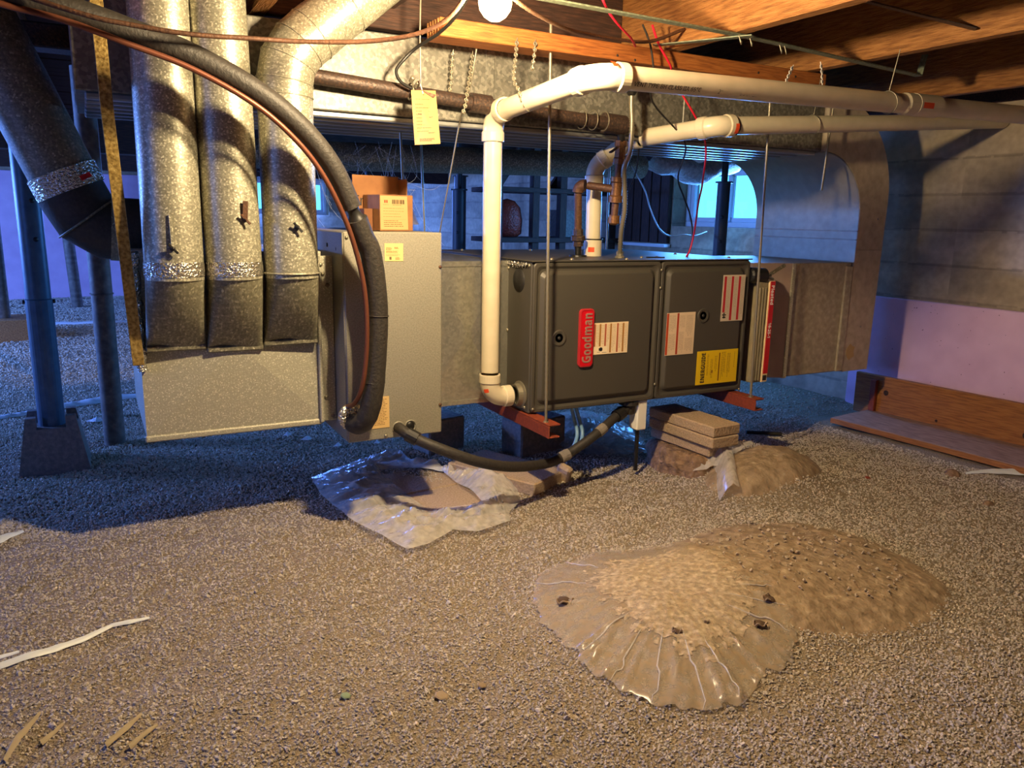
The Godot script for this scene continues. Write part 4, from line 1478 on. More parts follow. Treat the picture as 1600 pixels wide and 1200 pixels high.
func refrigerant_lines() -> void:
	var t := thing("insulated_line", "thick black foam-insulated refrigerant hose arching down in front of the pipes into the coil case", "hose", V(0.6, -0.5, -1.93))
	var st := S()
	var p := curve([V(-0.28, 0.395, -1.72), V(-0.102, 0.372, -1.75), V(-0.004, 0.362, -1.76), V(0.102, 0.340, -1.78), V(0.218, 0.310, -1.80), V(0.345, 0.255, -1.82), V(0.443, 0.189, -1.84), V(0.519, 0.107, -1.86), V(0.568, 0.016, -1.878)], 6)
	tube(st, p, 0.0235, 20)
	obj("insulation", st, M.rubber, t)
	st = S()
	p = curve([V(0.566, 0.020, -1.877), V(0.574, 0.004, -1.88), V(0.582, -0.014, -1.884)], 4)
	tube(st, p, [0.020, 0.018, 0.016, 0.015, 0.015, 0.016, 0.018, 0.021, 0.022], 16)
	obj("tape_wrap", st, M.black, t)
	st = S()
	p = curve([V(0.581, -0.012, -1.884), V(0.6, -0.055, -1.893), V(0.622, -0.103, -1.90), V(0.639, -0.233, -1.91), V(0.635, -0.367, -1.915), V(0.623, -0.477, -1.918), V(0.608, -0.535, -1.935), V(0.594, -0.552, -1.965), V(0.588, -0.545, -2.0)], 6)
	var rr := []
	for i in p.size(): rr.append(0.0268 + 0.0012 * maxf(0.0, sin(i * 1.9)) * (1.0 if i > 26 else 0.3))
	tube(st, p, rr, 20)
	obj("insulation", st, M.rubber, t)
	for y in [-0.255, -0.430]:
		st = S()
		var c := V(0.640 if y > -0.3 else 0.629, y, -1.911 if y > -0.3 else -1.9165)
		ring(st, c, Vector3(0.05, 1, 0), 0.0274, 0.0014, 24, 6)
		obj("insulation_joint", st, M.rubber, t)
	t = thing("copper_line", "thin bare copper refrigerant tube running along the inside of the black hose", "copper tube", V(0.58, -0.5, -1.95))
	st = S()
	p = curve([V(-0.28, 0.374, -1.705), V(-0.103, 0.350, -1.735), V(-0.006, 0.337, -1.745), V(0.099, 0.312, -1.765), V(0.215, 0.281, -1.785), V(0.338, 0.225, -1.805), V(0.428, 0.158, -1.825), V(0.493, 0.084, -1.845), V(0.549, -0.017, -1.867), V(0.585, -0.117, -1.885), V(0.602, -0.213, -1.890), V(0.604, -0.328, -1.895), V(0.594, -0.429, -1.903), V(0.582, -0.485, -1.935), V(0.574, -0.510, -2.0)], 6)
	tube(st, p, 0.0062, 12)
	obj("tube", st, M.copper, t)
	t = thing("electrical_cable", "brown electrical cable sagging across the galvanised ducts to the lamp", "cable", V(0.4, 0.34, -1.68))
	st = S()
	p = curve([V(-0.20, 0.40, -1.74), V(0.016, 0.346, -1.71), V(0.108, 0.336, -1.71), V(0.208, 0.332, -1.71), V(0.327, 0.340, -1.72), V(0.429, 0.346, -1.72), V(0.558, 0.355, -1.68), V(0.641, 0.368, -1.60), V(0.682, 0.40, -1.52), V(0.70, 0.475, -1.45), V(0.712, 0.535, -1.44)], 6)
	tube(st, p, 0.0048, 8)
	obj("sheath", st, M.rustpipe, t)
	t = thing("electrical_cable", "pale electrical cable from the lamp to the right along the joists", "cable", V(1.1, 0.44, -1.6))
	st = S()
	p = curve([V(0.735, 0.54, -1.44), V(0.75, 0.45, -1.46), V(0.82, 0.422, -1.50), V(0.98, 0.418, -1.60), V(1.12, 0.438, -1.70), V(1.25, 0.452, -1.76), V(1.38, 0.470, -1.80), V(1.508, 0.52, -1.82)], 6)
	tube(st, p, 0.0045, 8)
	obj("sheath", st, M.rustpipe, t)

func pipe_run(t: Node3D, called: String, pts: Array, r: float) -> void:
	var st := S()
	tube(st, pts, r, 28, true)
	obj(called, st, M.pvc, t)

func fitting(t: Node3D, a: Vector3, corner: Vector3, b: Vector3, r: float, R: float) -> void:
	# an elbow with a socket bead at either end
	var p := bend(a, corner, b, R)
	var st := S()
	tube(st, p, r * 1.10, 28, false)
	obj("elbow", st, M.pvc, t)
	for k in 2:
		var q: Vector3 = p[0] if k == 0 else p[-1]
		var d: Vector3 = (a - corner).normalized() if k == 0 else (b - corner).normalized()
		st = S()
		lathe(st, q - d * 0.004, d, [[0, r * 1.10], [0.004, r * 1.22], [0.026, r * 1.22], [0.029, r * 1.19], [0.029, r]], 28, false)
		obj("socket", st, M.pvc, t)

func red_mark(t: Node3D, at: Vector3, axis: Vector3, facing: Vector3, r: float, l: float, span: float) -> void:
	# printed red patch laid round a pipe
	axis = axis.normalized()
	var f := (facing - axis * facing.dot(axis)).normalized()
	var s := axis.cross(f)
	var st := S()
	st.set_smooth_group(1)
	for i in 6:
		var a0 := -span / 2 + span * i / 6
		var a1 := -span / 2 + span * (i + 1) / 6
		var u := (f * cos(a0) + s * sin(a0)) * (r + 0.0006)
		var w := (f * cos(a1) + s * sin(a1)) * (r + 0.0006)
		quad(st, at - axis * l / 2 + u, at + axis * l / 2 + u, at + axis * l / 2 + w, at - axis * l / 2 + w)
	obj("red_marking", st, M.orange, t)

func vents() -> void:
	var r := 0.0268
	var look := V(0, 0, 0)
	var t := thing("vent_pipe", "cream PVC vent pipe from the furnace's left side, rising and running across in front", "pipe", V(1.04, -0.54, -2.06))
	var A := [V(1.135, -0.540, -2.06), V(1.040, -0.540, -2.06), V(1.039, 0.292, -2.06), V(1.036, 0.320, -1.56), V(1.075, 0.312, -1.505), V(3.14, 0.357, -1.50)]
	var k := V(1.030, 0.313, -1.535)
	fitting(t, A[0], A[1], A[2], r, 0.048)
	pipe_run(t, "pipe", [V(1.040, -0.46, -2.06), V(1.039, 0.235, -2.06)], r)
	fitting(t, A[1], V(1.039, 0.285, -2.06), k, r, 0.055)
	pipe_run(t, "pipe", [V(1.038, 0.288, -1.98), V(1.032, 0.309, -1.62)], r)
	fitting(t, V(1.039, 0.285, -2.06), k, A[5], r, 0.055)
	pipe_run(t, "pipe", [V(1.09, 0.3145, -1.533), V(2.02, 0.3335, -1.515)], r)
	pipe_run(t, "pipe", [V(2.02, 0.3335, -1.515), V(3.14, 0.357, -1.50)], r)
	var ax := V(3.14, 0.357, -1.5) - V(1.09, 0.3145, -1.533)
	var st := S()
	lathe(st, V(2.10, 0.3352, -1.5140), ax, [[0, r], [0, r * 1.16], [0.10, r * 1.16], [0.10, r]], 28, false)
	obj("coupling", st, M.pvc, t)
	st = S()
	lathe(st, V(2.05, 0.3341, -1.5147), ax, [[0, r], [0.01, r * 1.13], [0.05, r * 1.13], [0.05, r]], 28, false)
	obj("coupling", st, M.pvc, t)
	red_mark(t, V(2.13, 0.3358, -1.514), ax, look - V(2.13, 0.33, -1.51) + Vector3(0, 0.1, 0), r * 1.16, 0.045, 0.5)
	red_mark(t, V(1.036, 0.299, -1.795), Vector3(0, 0.02, 0.36), look - V(1.03, 0.3, -1.8) + Vector3(0, 0.5, 0), r, 0.016, 1.5)
	red_mark(t, V(1.062, 0.3125, -1.533), Vector3(1, 0, 0), Vector3(-0.2, 1, 0.8), r * 1.23, 0.012, 0.6)
	red_mark(t, V(1.0345, -0.505, -2.05), Vector3(0.3, -1, 0), Vector3(-1, 0, 0.9), r * 1.12, 0.012, 0.5)
	st = S()
	lathe(st, V(1.147, -0.540, -2.06), Vector3.LEFT, [[0, 0.043], [0.004, 0.043], [0.007, 0.036], [0.022, 0.0335], [0.022, 0.027]], 28, false)
	obj("collar", st, M.zinc, t)
	st = S()
	ring(st, V(1.112, -0.540, -2.06), Vector3.LEFT, r * 1.15, 0.0025, 28, 6)
	obj("clamp", st, M.black, t)
	st = S()
	ring(st, V(1.0905, 0.3145, -1.533), ax, r * 1.02, 0.0018, 28, 6)
	obj("clamp", st, M.black, t)
	# print along the pipe, on its side towards the viewer
	var x := ax.normalized()
	for q in [[1.215, "VENT TYPE BH CLASS IIA 65°C"], [1.372, "2\""], [1.545, "SYSTEM 636 GAS VENT TYPE BH CLASS IIA 65°C"], [1.725, "2\""], [1.87, "SYSTEM 636 GAS VENT TYPE BH CLASS IIA 65°C"]]:
		var c: Vector3 = V(1.09, 0.3145, -1.533) + x * (q[0] - 1.09)
		var o := (V(0, 0, 0) - c)
		o = (o - x * o.dot(x)).normalized()
		o = o.rotated(x, 0.42)
		var f := Basis(x, o.cross(x), o)
		words(t, "print", q[1], 0.0105, Transform3D(f, c), M.ink, 0.0005, false, r + 0.0006, 0.22 if q[1].length() > 30 else 0.0)
	# second vent
	t = thing("vent_pipe", "cream PVC vent pipe from the furnace's top, bending behind the gas pipe and running right", "pipe", V(1.5, -0.12, -2.22))
	var B := [V(1.505, -0.124, -2.22), V(1.499, 0.168, -2.22), V(1.575, 0.252, -2.14), V(1.69, 0.279, -1.86), V(3.14, 0.398, -1.87)]
	pipe_run(t, "pipe", [B[0], V(1.5005, 0.13, -2.22)], r * 0.95)
	st = S()
	lathe(st, B[0], Vector3.UP, [[0, r], [0, r * 1.12], [0.055, r * 1.12], [0.055, r]], 28, false)
	obj("socket", st, M.pvc, t)
	st = S()
	ring(st, B[0] + Vector3(0, 0.056, 0), Vector3.UP, r * 1.13, 0.0022, 28, 6)
	obj("clamp", st, M.black, t)
	red_mark(t, B[0] + Vector3(0, 0.022, 0), Vector3.UP, Vector3(-0.7, 0, 0.7), r * 1.13, 0.016, 0.7)
	fitting(t, B[0], B[1], B[2], r * 0.97, 0.06)
	pipe_run(t, "pipe", [B[1] + (B[2] - B[1]) * 0.12, B[2] - (B[2] - B[1]) * 0.12], r * 0.97)
	fitting(t, B[1], B[2], B[3], r * 0.97, 0.05)
	var e: Vector3 = (B[3] - B[2]).normalized()
	pipe_run(t, "pipe", [B[2] + e * 0.05, B[3] - e * 0.03], r)
	fitting(t, B[2], B[3], B[4], r * 1.02, 0.05)
	e = (B[4] - B[3]).normalized()
	pipe_run(t, "pipe", [B[3] + e * 0.05, B[4]], r)
	red_mark(t, B[3] + e * 0.052, e, Vector3(-0.4, -0.4, 1), r * 1.25, 0.014, 0.9)
	for s in [0.062, 0.068]:
		st = S()
		ring(st, B[3] + e * s, e + Vector3(0, 0.1, 0), r * 1.05, 0.0014, 28, 6)
		obj("clamp", st, M.black, t)

func gas_and_wires() -> void:
	# black iron gas line in front of the trunk
	var t := thing("gas_line", "dark iron gas pipe sloping along the front of the trunk duct", "pipe", V(1.0, 0.29, -2.02))
	var st := S()
	tube(st, [V(0.516, 0.331, -2.03), V(0.98, 0.303, -2.035)], 0.0185, 20)
	obj("pipe", st, M.iron, t)
	st = S()
	tube(st, [V(0.98, 0.303, -2.035), V(1.44, 0.282, -2.035)], 0.0185, 20)
	obj("pipe", st, M.iron, t)
	st = S()
	lathe(st, V(0.955, 0.305, -2.035), Vector3(0.5, -0.02, 0), [[0, 0.0185], [0, 0.026], [0.06, 0.026], [0.06, 0.0185]], 20, false)
	obj("coupling", st, M.iron, t)
	st = S()
	lathe(st, V(1.40, 0.284, -2.035), Vector3(0.5, -0.02, 0), [[0, 0.019], [0, 0.029], [0.075, 0.029], [0.075, 0.0]], 20, false)
	obj("tee", st, M.iron, t)
	for x in [1.32, 1.36, 1.40]:
		st = S()
		ring(st, V(x, 0.288, -2.035), Vector3(1, 0, 0), 0.028, 0.0016, 24, 6)
		obj("clamp_wire", st, M.zinc, t)
	# gas drop with valve, tee, drip leg and the swing to the furnace top
	t = thing("gas_drop", "brown threaded gas drop with brass valve, tee and drip leg beside the second vent", "gas pipe", V(1.43, -0.124, -2.2))
	st = S()
	tube(st, [V(1.462, 0.282, -2.03), V(1.476, 0.236, -2.045)], 0.0125, 14)
	obj("nipple", st, M.black, t)
	st = S()
	lathe(st, V(1.478, 0.238, -2.05), Vector3(0.02, -1, -0.1), [[0, 0.012], [0, 0.019], [0.016, 0.019], [0.020, 0.016], [0.05, 0.016], [0.054, 0.019], [0.07, 0.019], [0.07, 0.01]], 8, false)
	obj("shutoff_valve", st, M.brass, t)
	st = S()
	bar(st, V(1.455, 0.215, -2.035), V(1.425, 0.198, -2.03), 0.012, 0.005)
	obj("valve_handle", st, M.iron, t)
	st = S()
	tube(st, [V(1.481, 0.17, -2.06), V(1.486, 0.115, -2.07)], 0.0105, 14)
	obj("nipple", st, M.rustpipe, t)
	st = S()
	lathe(st, V(1.486, 0.130, -2.07), Vector3(0.02, -1, -0.1), [[0, 0.012], [0, 0.022], [0.014, 0.022], [0.018, 0.018], [0.056, 0.018], [0.060, 0.022], [0.078, 0.022], [0.078, 0.01]], 20, false)
	obj("tee", st, M.brass, t)
	st = S()
	tube(st, [V(1.4875, 0.055, -2.077), V(1.489, 0.005, -2.082)], 0.012, 14)
	obj("drip_leg", st, M.rustpipe, t)
	st = S()
	lathe(st, V(1.489, 0.012, -2.081), Vector3(0.02, -1, -0.1), [[0, 0.012], [0, 0.018], [0.024, 0.0195], [0.03, 0.012], [0.03, 0]], 20, false)
	obj("cap", st, M.brass, t)
	st = S()
	tube(st, [V(1.484, 0.092, -2.073), V(1.425, 0.103, -2.145)], 0.0125, 14)
	obj("nipple", st, M.rustpipe, t)
	var p := bend(V(1.48, 0.093, -2.078), V(1.404, 0.107, -2.17), V(1.420, -0.10, -2.185), 0.022)
	st = S()
	tube(st, p, 0.0185, 18)
	obj("elbow", st, M.rustpipe, t)
	st = S()
	tube(st, [V(1.406, 0.08, -2.172), V(1.424, -0.05, -2.19)], 0.0125, 14)
	obj("riser", st, M.rustpipe, t)
	st = S()
	lathe(st, V(1.423, -0.035, -2.19), Vector3(0.07, -1, -0.05), [[0, 0.013], [0, 0.017], [0.02, 0.018], [0.022, 0.024], [0.036, 0.024], [0.038, 0.017], [0.055, 0.017], [0.055, 0]], 8, false)
	obj("union", st, M.iron, t)
	st = S()
	tube(st, [V(1.427, -0.085, -2.194), V(1.431, -0.126, -2.197)], 0.012, 14)
	obj("nipple", st, M.black, t)
	st = S()
	lathe(st, V(1.431, -0.1245, -2.197), Vector3.UP, [[0, 0.03], [0.005, 0.029], [0.006, 0.014]], 18, false)
	obj("grommet", st, M.black, t)
	# flexible metal conduit
	t = thing("flexible_conduit", "ribbed metal flexible conduit dropping to the furnace top beside the brass valve", "conduit", V(1.54, -0.12, -2.1))
	st = S()
	p = curve([V(1.462, 0.36, -1.985), V(1.463, 0.33, -1.985), V(1.468, 0.28, -1.985), V(1.470, 0.20, -1.99), V(1.459, 0.155, -2.0), V(1.478, 0.10, -2.02), V(1.497, 0.03, -2.04), V(1.510, -0.04, -2.07), V(1.535, -0.118, -2.105)], 18)
	var rr := []
	for i in p.size(): rr.append(0.0088 if i % 2 == 0 else 0.0062)
	tube(st, p, rr, 12)
	obj("conduit", st, M.zinc, t)
	st = S()
	lathe(st, V(1.535, -0.1245, -2.105), Vector3(-0.05, 1, 0.05), [[0, 0.016], [0.006, 0.016], [0.008, 0.012], [0.022, 0.012], [0.022, 0]], 10, false)
	obj("connector", st, M.zinc, t)
	st = S()
	lathe(st, V(1.461, 0.395, -1.985), Vector3.DOWN, [[0, 0.0], [0, 0.018], [0.022, 0.018], [0.034, 0.010], [0.034, 0]], 10, false)
	obj("connector", st, M.black, t)
	# thin cables
	for q in [["thermostat_wire", "red thermostat wire falling past the window to the furnace top", M.redwire, 0.0032, [V(1.405, 0.52, -1.83), V(1.44, 0.475, -1.84), V(1.50, 0.43, -1.86), V(1.55, 0.40, -1.9), V(1.74, 0.26, -1.97), V(1.80, 0.13, -2.03), V(1.85, 0.06, -2.10), V(1.875, -0.04, -2.14), V(1.87, -0.10, -2.15), V(1.855, -0.124, -2.15)]], ["thermostat_wire", "black thermostat wire hanging beside the red one above the furnace", M.black, 0.0028, [V(1.38, 0.52, -1.84), V(1.41, 0.47, -1.84), V(1.435, 0.40, -1.85), V(1.46, 0.33, -1.88), V(1.69, 0.24, -2.0), V(1.72, 0.14, -2.06), V(1.80, 0.08, -2.12), V(1.868, 0.02, -2.16), V(1.885, -0.05, -2.16), V(1.862, -0.124, -2.152)]], ["thermostat_wire", "thin dark wire hanging from the joists behind the flexible conduit", M.black, 0.0024, [V(1.60, 0.255, -2.12), V(1.618, 0.16, -2.15), V(1.61, 0.05, -2.2), V(1.60, -0.06, -2.2), V(1.585, -0.124, -2.16)]], ["loose_cable", "pale loose cable hanging in a bow below the window", M.vinyl, 0.0035, [V(2.30, 0.247, -3.098), V(2.32, 0.18, -3.05), V(2.36, 0.12, -3.05), V(2.39, 0.05, -3.05), V(2.45, -0.04, -3.05), V(2.52, -0.075, -3.05), V(2.62, -0.07, -3.05), V(2.70, -0.075, -3.07), V(2.80, -0.055, -3.1)]], ["ground_wire", "dark ground wire looping from the lamp to the clamp on the gas line", M.black, 0.004, [V(0.775, 0.50, -1.60), V(0.79, 0.455, -1.75), V(0.79, 0.432, -1.86), V(0.765, 0.410, -1.95), V(0.735, 0.378, -1.97), V(0.722, 0.355, -1.98), V(0.735, 0.332, -1.985), V(0.768, 0.318, -1.99)]], ["hanging_wire", "straight grey wire dropping from the joists behind the tag", M.zinc, 0.0022, [V(0.778, 0.55, -1.95), V(0.775, 0.45, -1.95), V(0.776, 0.345, -1.95), V(0.776, 0.318, -1.947)]], ["hanging_wire", "long thin wire slanting from the hanging timber down behind the furnace", M.zinc, 0.0022, [V(0.944, 0.432, -1.975), V(0.940, 0.35, -2.0), V(0.935, 0.272, -2.05), V(0.93, 0.10, -2.12), V(0.935, -0.05, -2.2), V(0.945, -0.131, -2.24)]], ["hanging_wire", "red wire looping over the joist above the cream vent", M.redwire, 0.003, [V(1.10, 0.56, -1.66), V(1.13, 0.50, -1.66), V(1.18, 0.47, -1.68), V(1.27, 0.455, -1.74), V(1.33, 0.452, -1.80)]]]:
		t = thing(q[0], q[1], "wire", q[4][-1])
		st = S()
		tube(st, curve(q[4], 6), q[3], 8)
		obj("strand", st, q[2], t)
	# clamp on the gas line
	t = thing("ground_clamp", "small bright ground clamp on the gas line above the tag", "clamp", V(0.775, 0.335, -1.99))
	st = S()
	ring(st, V(0.772, 0.315, -2.01), Vector3(1, -0.05, 0), 0.021, 0.003, 20, 6)
	obj("band", st, M.zinc, t)
	for k in 2:
		st = S()
		cyl(st, V(0.762 + 0.014 * k, 0.334 - 0.012 * k, -1.985), V(0.764 + 0.014 * k, 0.344 - 0.012 * k, -1.968), 0.006, 10, 0.002)
		obj("screw", st, M.zinc, t)
	# the tag
	t = thing("service_tag", "cream service tag with handwriting and a red footer hanging from the gas line", "tag", V(0.78, 0.175, -1.93))
	var m := label_tex(120, 226, C(146, 116, 66), func(im: Image):
		lines(im, 20, 36, 84, 3, C(50, 36, 20), false, 2)
		for i in 9: lines(im, 16, 56 + 14 * i, 40 + (i * 37) % 44, 4, C(84, 62, 34), false, 2)
		for i in 9: im.fill_rect(Rect2i(16, 61 + 14 * i, 90, 1), C(130, 98, 56))
		lines(im, 26, 96, 60, 4, C(40, 28, 16), false, 2)
		lines(im, 64, 110, 36, 5, C(40, 30, 18), false, 2)
		lines(im, 66, 176, 36, 5, C(40, 30, 18), false, 2)
		lines(im, 24, 200, 76, 14, C(170, 50, 24), false, 2)
		im.fill_rect(Rect2i(56, 14, 6, 8), C(110, 78, 44)))
	st = S()
	var tp := [V(0.744, 0.306, -1.935), V(0.812, 0.311, -1.938), V(0.817, 0.180, -1.918), V(0.747, 0.173, -1.918)]
	quv(st, tp[3], tp[2], tp[1], tp[0])
	for k in 4: quad(st, tp[k], tp[(k + 1) % 4], tp[(k + 1) % 4] + Vector3(0, 0, -0.0012), tp[k] + Vector3(0, 0, -0.0012))
	quad(st, tp[0] + Vector3(0, 0, -0.0012), tp[1] + Vector3(0, 0, -0.0012), tp[2] + Vector3(0, 0, -0.0012), tp[3] + Vector3(0, 0, -0.0012))
	obj("card", st, m, t)
	st = S()
	prism(st, PackedVector2Array([Vector2(0.768, 0.310), Vector2(0.812, 0.300), Vector2(0.804, 0.292)]), -1.936, -1.933)
	obj("folded_corner", st, M.rustpipe, t)
	st = S()
	tube(st, curve([V(0.776, 0.30, -1.934), V(0.774, 0.315, -1.94), V(0.776, 0.335, -1.96)], 4), 0.0012, 6)
	obj("string", st, M.white, t)

func band_strap(called: String, label: String, pts: Array, group: String, m: Material) -> void:
	# perforated hanger band: eyelets joined end to end
	var t := thing(called, label, "hanger strap", pts[-1], group)
	var p := curve(pts, 40)
	var st := S()
	var gone := 0.0
	for i in p.size() - 1:
		var d: Vector3 = p[i + 1] - p[i]
		gone += d.length()
		if gone > 0.0145:
			gone = 0.0
			ring(st, p[i], Vector3(0.25, 0.05, 1), 0.0052, 0.0017, 12, 5)
	obj("eyelets", st, m, t)
	st = S()
	tube(st, p, 0.0014, 6)
	obj("band", st, m, t)

func hangers() -> void:
	# threaded rods and the two red-brown rails that carry the furnace
	for k in 2:
		var x: float = [1.146, 1.968][k]
		var t := thing("support_rail", ["red-brown steel angle under the furnace's left end", "red-brown steel angle under the furnace's right end"][k], "rail", V(x, -0.62, -2.3), "support rails")
		var st := S()
		box(st, V(x - 0.006, -0.597, -2.86), V(x + 0.034, -0.592, -1.872), 0.001)
		obj("upper_flange", st, M.rail, t)
		st = S()
		box(st, V(x - 0.006, -0.634, -2.86), V(x - 0.001, -0.5975, -1.872), 0.001)
		obj("side_web", st, M.rail, t)
		st = S()
		box(st, V(x - 0.001, -0.634, -2.86), V(x + 0.034, -0.630, -1.872), 0.001)
		obj("lower_flange", st, M.rail, t)
	for q in [["left front threaded rod between the hanging timber and the furnace's left rail", V(1.150, -0.60, -1.905), V(1.128, 0.505, -1.905)], ["right front threaded rod in front of the filter slot", V(1.972, -0.60, -1.905), V(1.943, 0.44, -1.905)], ["left rear threaded rod behind the coil case", V(1.15, -0.60, -2.80), V(1.10, 0.60, -2.80)], ["right rear threaded rod behind the furnace", V(1.975, -0.60, -2.80), V(1.96, 0.60, -2.80)]]:
		var t := thing("threaded_rod", q[0], "rod", q[1], "threaded rods")
		var st := S()
		var n := 130
		var pts := []
		var rr := []
		for i in n + 1:
			pts.append(q[1].lerp(q[2], float(i) / n))
			rr.append(0.0047 if i % 2 == 0 else 0.0041)
		tube(st, pts, rr, 10)
		obj("rod", st, M.zinc, t)
		st = S()
		cyl(st, q[1] + Vector3(0, 0.003, 0), q[1] + Vector3(0, 0.011, 0), 0.009, 6, 0.001)
		obj("nut", st, M.zinc, t)
	for q in [["hanger_rod", "short bare rod with a bright tip hanging right of the elbow", V(2.33, 0.115, -2.0), V(2.35, 0.46, -2.0)], ["hanger_rod", "thin dark rod at the left of the tag", V(0.862, -0.04, -2.3), V(0.85, 0.24, -2.3)]]:
		var t := thing(q[0], q[1], "rod", q[2])
		var st := S()
		tube(st, [q[2], q[3]], 0.004, 8)
		obj("rod", st, M.zinc, t)
	band_strap("perforated_strap", "perforated strap hanging to the cream vent's slanting part", [V(1.012, 0.449, -1.876), V(1.004, 0.40, -1.868), V(0.996, 0.345, -1.86), V(1.002, 0.318, -1.845), V(1.012, 0.290, -1.84), V(1.03, 0.272, -1.84)], "perforated straps", M.zinc)
	band_strap("perforated_strap", "short perforated strap stub right of the longer one on the hanging timber", [V(1.066, 0.452, -1.876), V(1.062, 0.435, -1.87), V(1.06, 0.405, -1.872), V(1.058, 0.38, -1.875)], "perforated straps", M.zinc)
	band_strap("perforated_strap", "perforated strap hanging in front of the trunk near the timber's left end", [V(0.902, 0.436, -2.03), V(0.90, 0.40, -2.035), V(0.898, 0.36, -2.035), V(0.893, 0.325, -2.035)], "perforated straps", M.zinc)
	band_strap("perforated_strap", "loose twisted perforated strap ending over the gas line", [V(0.945, 0.43, -2.0), V(0.935, 0.38, -1.99), V(0.922, 0.33, -1.98), V(0.912, 0.285, -1.975), V(0.906, 0.268, -1.975)], "perforated straps", M.zinc)
	band_strap("perforated_strap", "white perforated strap above the cream vent at the timber's right end", [V(1.945, 0.465, -1.72), V(1.945, 0.43, -1.71), V(1.94, 0.385, -1.70), V(1.935, 0.35, -1.70)], "perforated straps", M.white)
	band_strap("perforated_strap", "perforated strap slanting past the timber's right end", [V(1.90, 0.46, -1.78), V(1.87, 0.42, -1.77), V(1.845, 0.38, -1.76)], "perforated straps", M.white)
	for q in [["wire_tie", "wire tied round the front cream vent under the rightmost joists", V(1.995, 0.333, -1.5155), 0.029, V(2.0, 0.47, -1.50), Vector3(1, 0.02, 0)], ["wire_tie", "wire tied round the rear cream vent", V(2.10, 0.3126, -1.863), 0.0285, V(2.115, 0.48, -1.86), Vector3(1, 0.1, 0)]]:
		var t := thing(q[0], q[1], "wire", q[2])
		var st := S()
		ring(st, q[2], q[5] + Vector3(0, 0.25, 0), q[3] * 1.04, 0.0016, 28, 6)
		tube(st, [q[2] + Vector3(0, q[3], 0), q[4]], 0.0014, 6)
		obj("tie", st, M.zinc, t)

func post(called: String, label: String, x: float, z: float, y0: float, y1: float, r: float, m: Material, lean := Vector2.ZERO) -> Node3D:
	var t := thing(called, label, "post", V(x, y0, z))
	var st := S()
	tube(st, [V(x, y0, z), V(x + lean.x, y1, z + lean.y)], r, 28)
	obj("tube", st, m, t)
	return t

